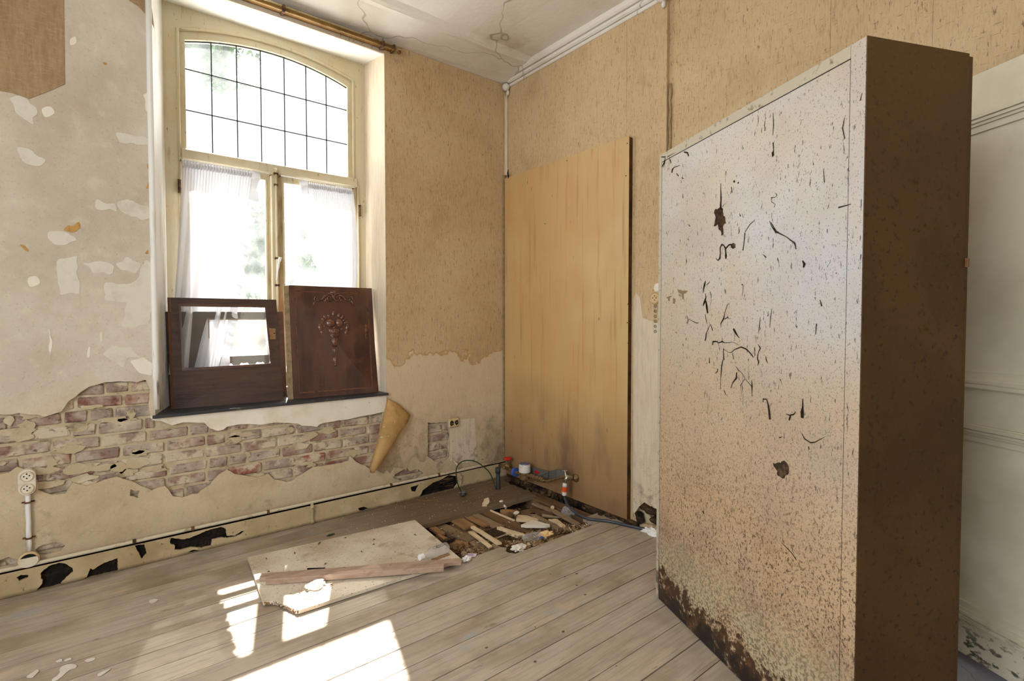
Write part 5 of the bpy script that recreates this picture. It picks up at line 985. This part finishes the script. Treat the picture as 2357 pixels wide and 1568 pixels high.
obj('collar', tube(B(), [k0, k1], [0.013, 0.018], 14), m_meterw, cn, True); obj('grip', tube(B(), [k1, k2], 0.018, 14), m_orange, cn); obj('tail', tube(B(), [k2, k3], [0.017, 0.015], 14), m_meterw, cn)
hs_ = [k3 + ZZ * 0.005, P(1301, 1150), atX(1309, 1166, -0.16), atX(1326, 1181, -0.17), atZ(1352, 1194, 0.012), atZ(1400, 1200, 0.010), atZ(1450, 1211, 0.009), atZ(1505, 1224, 0.009), atZ(1560, 1244, 0.009), atZ(1650, 1285, 0.009)]
tag(obj('garden_hose', tube(B(), spline(hs_, 8), 0.0085, 12), m_hose, smooth=True), 'blue grey hose curving from the tap across the floor behind the cabinet', 'hose')
# cables on the ledge
Yc = atZ(1142, 1128, 0).y; Yd = atZ(1060, 1138, 0).y
lp_ = [(1142, 1127), (1136, 1108), (1128, 1090), (1116, 1077), (1097, 1064), (1079, 1060), (1061, 1064), (1051, 1077), (1050, 1092), (1053, 1112), (1059, 1127), (1066, 1138)]
pts = [atY(x, y, Yc + (Yd - Yc) * i / (len(lp_) - 1)) for i, (x, y) in enumerate(lp_)]
tag(obj('green_cable', tube(B(), spline(pts, 5), 0.0042, 7), m_cable, smooth=True), 'dark green cable bent in a high loop over the dusty ledge', 'cable')
pts = [atZ(1067, 1140, 0.004), atZ(1085, 1157, 0.004), atZ(1100, 1167, 0.0), atZ(1122, 1172, -0.02), atZ(1150, 1170, -0.02), atZ(1176, 1164, -0.01), atZ(1187, 1150, 0.01), atZ(1187, 1135, 0.02)]
tag(obj('thin_wire', tube(B(), spline(pts, 6), 0.0022, 6), m_wire, smooth=True), 'thin tan wire looping off the ledge over the hole', 'wire')
pts = [atZ(1056, 1135, 0.004), atZ(1030, 1145, 0.003), atZ(1000, 1151, 0.004), atZ(970, 1152, 0.003), atZ(940, 1146, 0.01), atZ(912, 1140, 0.02), atZ(885, 1132, 0.05)]
tag(obj('thin_wire', tube(B(), spline(pts, 6), 0.0016, 6), m_wire, smooth=True), 'thin tan wire trailing left along the baseboard', 'wire')
jb = atZ(1066, 1143, 0); t = thing('cable_junction', jb, 'small dusty grey junction block on the ledge where the cables meet', 'junction box')
obj('block', blob(B(), jb + ZZ * 0.016, 0.024, 4, 0.12, 2, (1, 0.9, 0.7)), m_dpipe, t); obj('cap', lathe(B(), [(0.018, 0), (0.016, 0.01), (0.001, 0.012)], jb + ZZ * 0.028 + Vector((0.004, 0, 0)), (0, 0, 1), 14), m_grey, t)

# ================================================================== DEBRIS IN THE HOLE
def zz2(x, y): return (930 + x / 5.3568, 1120 + y / 5.3568)
def debris(pts, z, th, m, name, label, cat, group=None, tilt=0.0, amp=0.001, step=0.04):
    q = [atZ(*zz2(*p), z) for p in pts]
    pr_ = jag([(v.x, v.y) for v in q], step, amp); ym = sum(v.y for v in q) / len(q)
    bm = plate(B(), [tuple(p) for p in pr_], [], lambda u, v, w: Vector((u, v, z + tilt * (v - ym) - w)), th, True)
    return tag(obj(name, bm, m), label, cat, group)
G1 = 'boards and offcuts lying in the open floor hole'
debris([(830, 265), (1010, 262), (1330, 400), (1660, 585), (1500, 605), (1230, 480)], -0.026, 0.065, m_brownw, 'floor_joist', 'long dark brown joist crossing the middle of the hole', 'joist')
debris([(270, 418), (345, 398), (560, 480), (890, 640), (790, 688), (520, 560)], -0.040, 0.045, m_greyw, 'floor_joist', 'dusty grey joist at the left of the hole next to the orange boards', 'joist')
debris([(560, 470), (700, 440), (1130, 470), (1110, 520), (800, 600)], -0.055, 0.012, m_orangew, 'subfloor_board', 'orange-brown board lying lowest under the other offcuts', 'board', G1)
debris([(190, 440), (270, 418), (508, 558), (455, 592)], -0.030, 0.014, m_orangew, 'wooden_board', 'short orange board beside the chipboard corner', 'board', G1, 0.05)
debris([(470, 362), (650, 345), (880, 492), (750, 522)], -0.036, 0.010, m_orangew, 'wooden_board', 'lower of two stacked wide orange boards', 'board', G1)
debris([(455, 350), (640, 333), (890, 480), (745, 508)], -0.022, 0.010, m_orangew, 'wooden_board', 'upper of two stacked wide orange boards', 'board', G1)
debris([(655, 330), (735, 318), (1065, 460), (985, 486)], -0.024, 0.012, m_orangew, 'wooden_board', 'narrow orange board between the wide ones and the grey plank', 'board', G1)
debris([(725, 290), (805, 276), (1240, 488), (1150, 502)], -0.020, 0.022, m_greyw, 'wooden_plank', 'long grey weathered plank next to the joist', 'plank', G1)
debris([(1035, 280), (1070, 286), (1368, 410), (1340, 413)], -0.018, 0.010, m_palew, 'wooden_batten', 'thin pale lath along the dark joist', 'batten', G1)
debris([(1185, 288), (1250, 276), (1425, 300), (1385, 330), (1240, 330)], -0.012, 0.02, m_orangew, 'wood_offcut', 'rounded brown wood offcut near the ledge', 'wood piece', G1, amp=0.003)
debris([(1575, 205), (1625, 196), (1855, 290), (1812, 306)], -0.005, 0.012, m_greyw, 'wooden_batten', 'grey batten leaning at the far wall side of the hole', 'batten', G1)
debris([(1805, 292), (1860, 280), (2175, 452), (2140, 472)], -0.004, 0.014, m_greyw, 'wooden_batten', 'stout grey batten pointing at the hose', 'batten', G1)
debris([(1550, 330), (1605, 325), (1940, 508), (1885, 516)], -0.012, 0.014, m_greyw, 'wooden_batten', 'grey batten crossing behind the white plaster piece', 'batten', G1)
debris([(1400, 350), (1470, 345), (1672, 405), (1650, 420), (1380, 410)], -0.022, 0.014, m_palew, 'wooden_batten', 'light worn batten just behind the white plaster piece', 'batten', G1)
debris([(1780, 402), (1900, 400), (1990, 488), (1975, 505), (1925, 488), (1880, 440)], -0.010, 0.014, m_palew, 'wood_offcut', 'split yellowish wood piece right of the plaster piece', 'wood piece', G1, amp=0.004, step=0.02)
debris([(1430, 300), (1560, 275), (1830, 318), (1835, 345), (1440, 335)], -0.012, 0.03, m_brownw, 'wooden_plank', 'short dark round-edged timber behind the laths', 'plank', G1, amp=0.002)
tag(obj('wooden_stick', tube(B(), [atZ(*zz2(1705, 358), -0.008), atZ(*zz2(1850, 378), -0.01), atZ(*zz2(1965, 388), -0.015)], [0.011, 0.008, 0.004], 8), m_greyw, smooth=True), 'round grey stick tapering to the right', 'stick', G1)
debris([(395, 585), (450, 590), (560, 640), (800, 690), (790, 715), (770, 742), (560, 690)], -0.012, 0.02, m_orangew, 'wooden_board', 'orange board end sticking out beside the chipboard edge', 'board', G1, amp=0.002)
debris([(805, 690), (870, 656), (1130, 770), (1090, 800), (900, 788)], -0.022, 0.05, m_greyw, 'wooden_block', 'dirty grey beam end at the front edge of the hole', 'beam', None, amp=0.004, step=0.02)
debris([(1070, 720), (1105, 700), (1225, 766), (1150, 782)], -0.008, 0.008, m_greyw, 'wooden_board', 'small square-ended grey board at the front edge', 'board', G1)
for pts, lab, th in (([(820, 490), (865, 483), (1205, 690), (1145, 700)], 'longest pale new-wood batten lying across the grille', 0.012), ([(790, 555), (850, 548), (1090, 735), (1050, 752)], 'pale thin lath lying left of the longest batten', 0.007), ([(1145, 500), (1192, 493), (1505, 590), (1478, 612)], 'thick pale batten pointing to the rubble heap', 0.026)):
    debris(pts, 0.004 if th < 0.02 else 0.0, th, m_palew, 'pale_batten', lab, 'batten', 'pale new battens in the hole', amp=0.0015)
debris([(1440, 470), (1590, 414), (1800, 468), (1745, 482), (1500, 482)], 0.0, 0.016, m_white_plaster, 'plaster_fragment', 'white triangular plaster fragment lying on the boards', 'plaster piece', None, amp=0.002, step=0.02)
# grille
A, Bq, C, D = [atZ(*zz2(*p), -0.020) for p in ((895, 585), (1145, 508), (1280, 572), (1020, 668))]; A, Bq, C, D = [v + ZZ * 0.002 for v in (A, Bq, C, D)]
t = thing('vent_grille', (A + C) / 2 - ZZ * 0.01, 'dark slatted grille lying flat under the pale battens', 'grille')
for i in range(10):
    s = (i + 0.5) / 10; a = A.lerp(D, s); b2 = Bq.lerp(C, s); obj('slat', tube(B(), [a, b2], 0.0038, 5), m_rot_brown, t)
obj('backing', quadbox(B(), [A - ZZ * .012, Bq - ZZ * .012, C - ZZ * .008, D - ZZ * .008], -ZZ * 0.004), m_palew, t)
# joist against the right wall
b = B(); box(b, -0.16, -0.06, -1.02, -0.40, -0.10, -0.012, 0.004); tag(obj('floor_joist', b, m_brownw), 'thick dark joist running along the right wall side of the hole', 'joist')
# stones, bark, chunks
for x, y, z, r, m, nm, lab, cat, sc in ((655, 775, -0.01, 0.032, m_brownw, 'bark_lump', 'dark fibrous root lump beside the chipboard', 'bark', (1.5, 1, 0.8)), (560, 660, 0.0, 0.02, m_rot_brown, 'bark_lump', 'small reddish torn bark clump against the chipboard edge', 'bark', (1.6, 1, 0.7)), (1290, 365, -0.03, 0.03, m_brownw, 'wood_lump', 'dark wood stump below the rounded offcut', 'wood piece', (1.4, 1, 0.7)), (745, 835, 0.0, 0.014, m_greyw, 'wood_chunk', 'small grey wood chunk behind the pink card', 'wood piece', (0.8, 1.6, 1)),
                                        (1385, 325, 0.006, 0.012, m_white_plaster, 'plaster_crumb', 'white plaster crumbs near the rounded offcut', 'plaster piece', (1.6, 1, 0.7)), (1830, 262, 0.0, 0.012, m_palew, 'wood_crumb', 'pale crumb at the head of the stout batten', 'wood piece', (1, 1, 1)), (1100, 215, -0.035, 0.05, m_rot_brown, 'wood_lump', 'rotten dark wood lump deep under the ledge', 'wood piece', (1.6, 1, 0.6))):
    tag(obj(nm, blob(B(), atZ(*zz2(x, y), z), r, int(x), 0.28, 3, sc), m), lab, cat)
a = atZ(1112, 1166, 0.0); b = B(); ch = plate(b, [tuple(v) for v in jag([(-0.02, 0), (0.022, -0.005), (0.026, 0.04), (0.045, 0.062), (0.036, 0.085), (0.008, 0.08), (-0.004, 0.05)], 0.01, 0.003)], [], lambda u, v, w: a + Vector((u * 0.78 + w * 0.3, -u * 0.62 - 0.0 + w * 0.4, v - 0.03)), 0.014, True)
tag(obj('wood_splinter', ch, m_palew), 'upright torn wood splinter standing at the ledge front', 'wood piece')
tag(obj('bone_shard', blob(tube(B(), [atZ(*zz2(1205, 180), 0.0), atZ(*zz2(1220, 215), -0.01), atZ(*zz2(1255, 262), -0.02)], [0.01, 0.006, 0.008], 7), atZ(*zz2(1195, 190), 0.0), 0.013, 2, 0.2, 1), m_white_plaster), 'pale knobbly shard sticking up near the ledge', 'shard')
# rubble and wood chips: nobody could count them
bm = B(); rs = random.Random(21)
def chips(bm, cx, cy, sx, sy, z, n, r0, r1):
    for _ in range(n):
        px, py = rs.gauss(cx, sx), rs.gauss(cy, sy); p = atZ(*zz2(px, py), z + rs.uniform(0, 0.02)); r = rs.uniform(r0, r1)
        if p.x > -0.03 or p.y < -1.12: continue
        d = Vector((rs.uniform(-1, 1), rs.uniform(-1, 1), rs.uniform(-.4, .4))).normalized() * r * rs.uniform(1, 3); e = d.orthogonal().normalized() * r * 0.7; f = d.cross(e).normalized() * r * 0.35
        vs = [bm.verts.new(p + d), bm.verts.new(p + e), bm.verts.new(p - d), bm.verts.new(p - e), bm.verts.new(p + f)]
        for i in range(4): bm.faces.new((vs[i], vs[(i + 1) % 4], vs[4]))
        bm.faces.new(vs[3::-1])
chips(bm, 1640, 670, 110, 45, -0.02, 900, 0.003, 0.008); chips(bm, 1450, 720, 80, 30, -0.02, 300, 0.002, 0.006); chips(bm, 2080, 510, 120, 28, -0.03, 500, 0.002, 0.006); chips(bm, 1200, 500, 500, 160, -0.055, 900, 0.002, 0.005); chips(bm, 840, 790, 90, 40, -0.02, 250, 0.002, 0.006); chips(bm, 500, 330, 160, 30, -0.02, 200, 0.002, 0.005); chips(bm, 1150, 620, 350, 100, -0.03, 300, 0.002, 0.005)
o = obj('rubble', bm, m_chipmix, kind='stuff'); tag(o, 'heaped wood chips and crumbs strewn through the floor hole', 'rubble')
bm = B(); rs = random.Random(22)
for _ in range(150):
    x = rs.uniform(-1.4, -0.13); y = rs.uniform(-0.42, -0.05); r = rs.uniform(0.0008, 0.0024); blob(bm, (x, y, 0.001), r, _, 0.3, 1)
o = obj('plaster_crumbs', bm, m_white_plaster, kind='stuff'); tag(o, 'tiny plaster crumbs scattered on the dusty ledge', 'crumbs')
bm = B()
for _ in range(120):
    x = rs.uniform(-0.05, -0.012) ; y = rs.uniform(-1.25, -0.15); blob(bm, (x, y, rs.uniform(-0.05, 0.015)), rs.uniform(0.01, 0.024), _, 0.35, 1, (0.6, 1, 0.8))
o = obj('wall_rubble', bm, m_rot_brown, kind='stuff'); tag(o, 'crumbled dark rubble along the foot of the plywood wall', 'rubble')
for x, y, r, m, lab in ((1590, 625, 0.05, m_plastic, 'crumpled clear plastic scrap on the rubble heap'), (1750, 590, 0.035, m_flap, 'crumpled ochre paper scrap on the rubble heap'), (1410, 755, 0.035, m_white_plaster, 'whitish crumbly plaster lump at the front of the rubble heap'), (1690, 628, 0.014, m_blue, 'small blue scrap in the rubble heap')):
    tag(obj('litter_scrap', blob(B(), atZ(*zz2(x, y), 0.0), r, int(x), 0.4, 3, (1.2, 0.8, 0.35)), m), lab, 'litter')
tag(obj('plastic_bag', blob(B(), atZ(*zz2(2030, 310), 0.0), 0.040, 77, 0.35, 3, (0.9, 1.1, 0.7)), m_plastic, smooth=False), 'crumpled clear plastic bag behind the hose bend', 'bag')
q = [atZ(*zz2(*p), 0.004) for p in ((765, 825), (900, 828), (878, 867), (752, 864))]
t = thing('pink_card', (q[0] + q[2]) / 2, 'small pale pink card with blue writing at the hole edge', 'card')
obj('card', quadbox(B(), q[::-1], -ZZ * 0.0015), m_pink, t)
bm = B(); rs = random.Random(4)
for i in range(9):
    s = 0.2 + 0.065 * i; a = q[0].lerp(q[1], s); b2 = q[3].lerp(q[2], s)
    tube(bm, [a.lerp(b2, 0.32 + 0.08 * rs.random()) + ZZ * .001, a.lerp(b2, 0.5) + ZZ * .001 + Vector((0.003, 0, 0)), a.lerp(b2, 0.66) + ZZ * .001], 0.0006, 4)
obj('handwriting', bm, m_ink, t)
tag(obj('crumpled_wrapper', blob(B(), atZ(1074, 1287, 0.012), 0.024, 12, 0.35, 3, (1.0, 0.7, 0.5)), m_white), 'crumpled white wrapper at the right corner of the chipboard', 'wrapper')
tag(obj('plaster_heap', blob(blob(B(), (-0.03, -1.42, 0.01), 0.05, 31, 0.3, 3, (0.6, 1.2, 0.55)), (-0.035, -1.37, 0.0), 0.03, 32, 0.3, 3, (0.6, 1, 0.5)), m_soffit), 'bright white plaster lump at the torn wall foot by the cabinet', 'plaster piece')

# ================================================================== CHIPBOARD SHEET AND WHAT LIES ON IT
cbp = [(570, 1283), (955, 1197), (1063, 1288), (913, 1333), (689, 1405), (684, 1406), (668, 1398), (652, 1391), (636, 1384), (618, 1385), (606, 1386)]
q = [atZ(a, b2, 0.020) for a, b2 in cbp]; loop = [(v.x, v.y) for v in q[:5]] + [tuple(v) for v in jag([(v.x, v.y) for v in q[5:]], 0.01, 0.002)][:-30]
lp2 = [(v.x, v.y) for v in q[5:]]; rag = []
rs = random.Random(2)
for i in range(len(lp2) - 1):
    for k_ in range(5): s = k_ / 5; rag.append((lp2[i][0] * (1 - s) + lp2[i + 1][0] * s + rs.uniform(-.002, .002), lp2[i][1] * (1 - s) + lp2[i + 1][1] * s + rs.uniform(-.002, .002)))
cbo = thing('chipboard_sheet', (-1.5, -0.65, 0.002), 'large speckled chipboard sheet with a broken corner lying on the floorboards', 'board')
obj('sheet', plate(B(), [(v.x, v.y) for v in q[:5]] + rag + [lp2[-1]], [], fZ(0.020), 0.0155, True), m_chip, cbo)
ed = B()
for i in range(40):
    s = rag[int(i * len(rag) / 40)]; blob(ed, (s[0], s[1] - 0.001, U(0.006, 0.018)), U(0.002, 0.005), i, 0.3, 1)
obj('ragged_edge', ed, m_chip_edge, cbo, kind='stuff')
def stick(p0, p1, zb, w, h, m, name, label, cat, group=None):
    d = (p1 - p0).normalized(); s = Vector((-d.y, d.x, 0)) * (w / 2)
    bm = quadbox(B(), [p0 - s, p1 - s, p1 - s + ZZ * h, p0 - s + ZZ * h], s * 2, 0.002); return tag(obj(name, bm, m), label, cat, group)
def onz(x, y, z, zb): p = atZ(x, y, z); return Vector((p.x, p.y, zb))
stick(onz(600, 1334, .021, .0205), onz(1061, 1297, .021, .0205), 0, 0.040, 0.020, m_strip, 'wood_strip', 'longer reddish wood strip lying behind on the chipboard', 'wood strip', 'two reddish strips on the chipboard')
stick(onz(614, 1343, .021, .0208), onz(1022, 1317, .021, .0300), 0, 0.034, 0.026, m_strip, 'wood_strip', 'shorter reddish wood strip lying in front on the chipboard', 'wood strip', 'two reddish strips on the chipboard')
stick(onz(993, 1292, .02, .0205), onz(1034, 1277, .02, .0205), 0, 0.016, 0.006, m_orangew, 'thin_lath', 'short thin wooden lath beside the plastic bottle', 'batten')
p0, p1 = onz(707, 1311, .02, .0205), onz(748, 1310, .02, .0205); t = thing('black_comb_strip', (p0 + p1) / 2, 'short black ribbed strip behind the long wood strip', 'strip')
d = (p1 - p0).normalized(); s = Vector((-d.y, d.x, 0)); obj('spine', quadbox(B(), [p0, p1, p1 + ZZ * .004, p0 + ZZ * .004], s * 0.005), m_black, t)
for i in range(12): a = p0.lerp(p1, (i + .5) / 12); obj('tooth', quadbox(B(), [a, a + d * 0.0035, a + d * 0.0035 + ZZ * .003, a + ZZ * .003], -s * 0.010), m_black, t)
# bottle
b0, b1 = onz(972, 1284, .045, .050), onz(1030, 1262, .045, .050); ax_ = (b1 - b0); L = ax_.length
bt = thing('plastic_bottle', Vector(((b0.x + b1.x) / 2, (b0.y + b1.y) / 2, 0.0205)), 'clear plastic bottle with a white cap lying on the chipboard', 'bottle')
obj('body', lathe(B(), [(0.010, 0.0), (0.011, 0.02), (0.026, 0.05), (0.0285, 0.07), (0.0285, L * 0.6), (0.027, L * 0.62), (0.0285, L * 0.65), (0.0285, L - 0.008), (0.022, L)], b0, ax_, 24), m_plastic, bt, True)
obj('cap', lathe(B(), [(0.014, -0.018), (0.015, -0.014), (0.015, 0.006), (0.012, 0.007)], b0, ax_, 18), m_white, bt)
bm = B(); an = ax_.normalized(); sd2 = an.cross(ZZ).normalized()
def onb(s, a): return b0 + an * s + (ZZ * math.cos(a) + sd2 * math.sin(a)) * 0.0290
for cxs in (L * 0.45, L * 0.58):
    tube(bm, [onb(cxs + 0.012 * math.cos(k_ * 0.7), 0.35 + 0.28 * math.sin(k_ * 0.7)) for k_ in range(10)], 0.0007, 4, False)
tube(bm, [onb(L * 0.68 + 0.03 * math.cos(k_ * 0.63), 0.35 + 0.16 * math.sin(k_ * 0.63)) for k_ in range(11)], 0.0009, 4, False)
obj('scribble', bm, m_dpipe, bt)
# papers and twigs on the sheet
tag(obj('crumpled_tissue', blob(B(), onz(727, 1351, .02, .028), 0.038, 15, 0.35, 3, (1.1, 0.8, 0.42)), m_white), 'crumpled white tissue in front of the wood strips', 'tissue')
q = [onz(x, y, .023, .0225) for x, y in ((696, 1376), (726, 1381), (738, 1364), (712, 1361))]; tag(obj('paper_slip', quadbox(B(), q, -ZZ * 0.0012), m_white), 'flat white paper slip in the sunlight on the chipboard', 'paper')
rs = random.Random(6)
for i, (x, y, l) in enumerate(((735, 1252, 16), (678, 1275, 9), (861, 1244, 6), (832, 1272, 7), (955, 1233, 8), (613, 1288, 4), (762, 1349, 7), (690, 1364, 14), (860, 1255, 5), (618, 1318, 5), (749, 1300, 6), (795, 1240, 5))):
    p = onz(x, y, .02, .0225); d = Vector((rs.uniform(-1, 1), rs.uniform(-1, 1), 0)).normalized() * l * 0.0011
    tag(obj('twig_crumb', tube(B(), [p - d, p + Vector((0, 0, 0.004)), p + d], [0.001, 0.0035, 0.0012], 5), m_brownw), 'small dark twig crumb lying loose on the chipboard sheet', 'twig', 'twig crumbs on the chipboard')
p = onz(761, 1233, 0, 0.004); tag(obj('leaf_scrap', blob(B(), p, 0.014, 3, 0.4, 2, (1.4, 0.6, 0.3)), m_cable), 'dull green leaf scrap behind the chipboard sheet', 'leaf')
for i in range(10):
    s = onz(rs.uniform(1080, 1500), rs.uniform(1300, 1540), 0, 0.0015); 
    tag(obj('floor_crumb', blob(B(), s, rs.uniform(0.002, 0.005), i, 0.3, 1, (1.4, 1, 0.4)), m_brownw), 'tiny dark crumb lying loose on the open floorboards', 'crumb', 'crumbs on the open floorboards')

# ================================================================== GARDEN OUTSIDE
gd = plate(B(), rect(-14, 16, 0.9, 30), [], fZ(-0.4), 0.1); tag(obj('bounce_ground', gd, m_bounce, kind='structure'), 'pale garden terrace outside the window')  # no real terrace: unseen ground, made pale to bounce light in
def foliage(c, rad, n, seed, size):
    rs = random.Random(seed); vs = []; fs = []
    cl = [(Vector((rs.gauss(0, .45), rs.gauss(0, .45), rs.gauss(0, .45))), rs.uniform(0.15, 0.35)) for _ in range(26)]
    for i in range(n):
        cc, cr = cl[rs.randrange(len(cl))]
        p = Vector(c) + Vector(((cc.x + rs.gauss(0, cr * .6)) * rad[0], (cc.y + rs.gauss(0, cr * .6)) * rad[1], (cc.z + rs.gauss(0, cr * .6)) * rad[2]))
        a = Vector((rs.uniform(-1, 1), rs.uniform(-1, 1), rs.uniform(-1, 1))).normalized(); b = a.orthogonal().normalized(); s = size * rs.uniform(0.6, 1.4)
        k = len(vs); vs += [p - a * s, p + b * s * 0.4, p + a * s, p - b * s * 0.4]; fs += [(k, k + 1, k + 2, k + 3)]
    me = bpy.data.meshes.new('foliage'); me.from_pydata([tuple(v) for v in vs], [], fs); return me
for (px, py, Y, rad, n, size, lab, nm) in ((474, 112, 5.5, (0.72, 0.6, 0.36), 3000, 0.075, 'tall garden tree whose crown shows in the top left panes', 'garden_tree'), (596, 590, 3.6, (0.36, 0.4, 0.95), 7000, 0.05, 'green garden shrub seen between the left curtain and the window post', 'garden_shrub'), (682, 610, 4.6, (0.34, 0.4, 0.55), 4200, 0.05, 'pale garden shrub seen low in the right casement', 'garden_shrub')):
    c = atY(px, py, Y); t = thing(nm, (c.x, c.y, -0.4), lab, 'tree' if nm == 'garden_tree' else 'shrub')
    me = foliage(Vector((0, 0, c.z + 0.4)), rad, n, int(px), size); me.materials.append(m_leaf); o = bpy.data.objects.new('foliage', me); COL.objects.link(o); o.parent = t; o['kind'] = 'stuff'
    obj('trunk', tube(B(), [(c.x - (1.5 if nm == 'garden_tree' else 0), c.y, -0.4), (c.x - (1.3 if nm == 'garden_tree' else -0.03), c.y, c.z * 0.6), (c.x - (0.5 if nm == 'garden_tree' else 0), c.y, c.z)], [0.12 if nm == 'garden_tree' else 0.04, 0.08 if nm == 'garden_tree' else 0.03, 0.02], 8), m_bark, t)
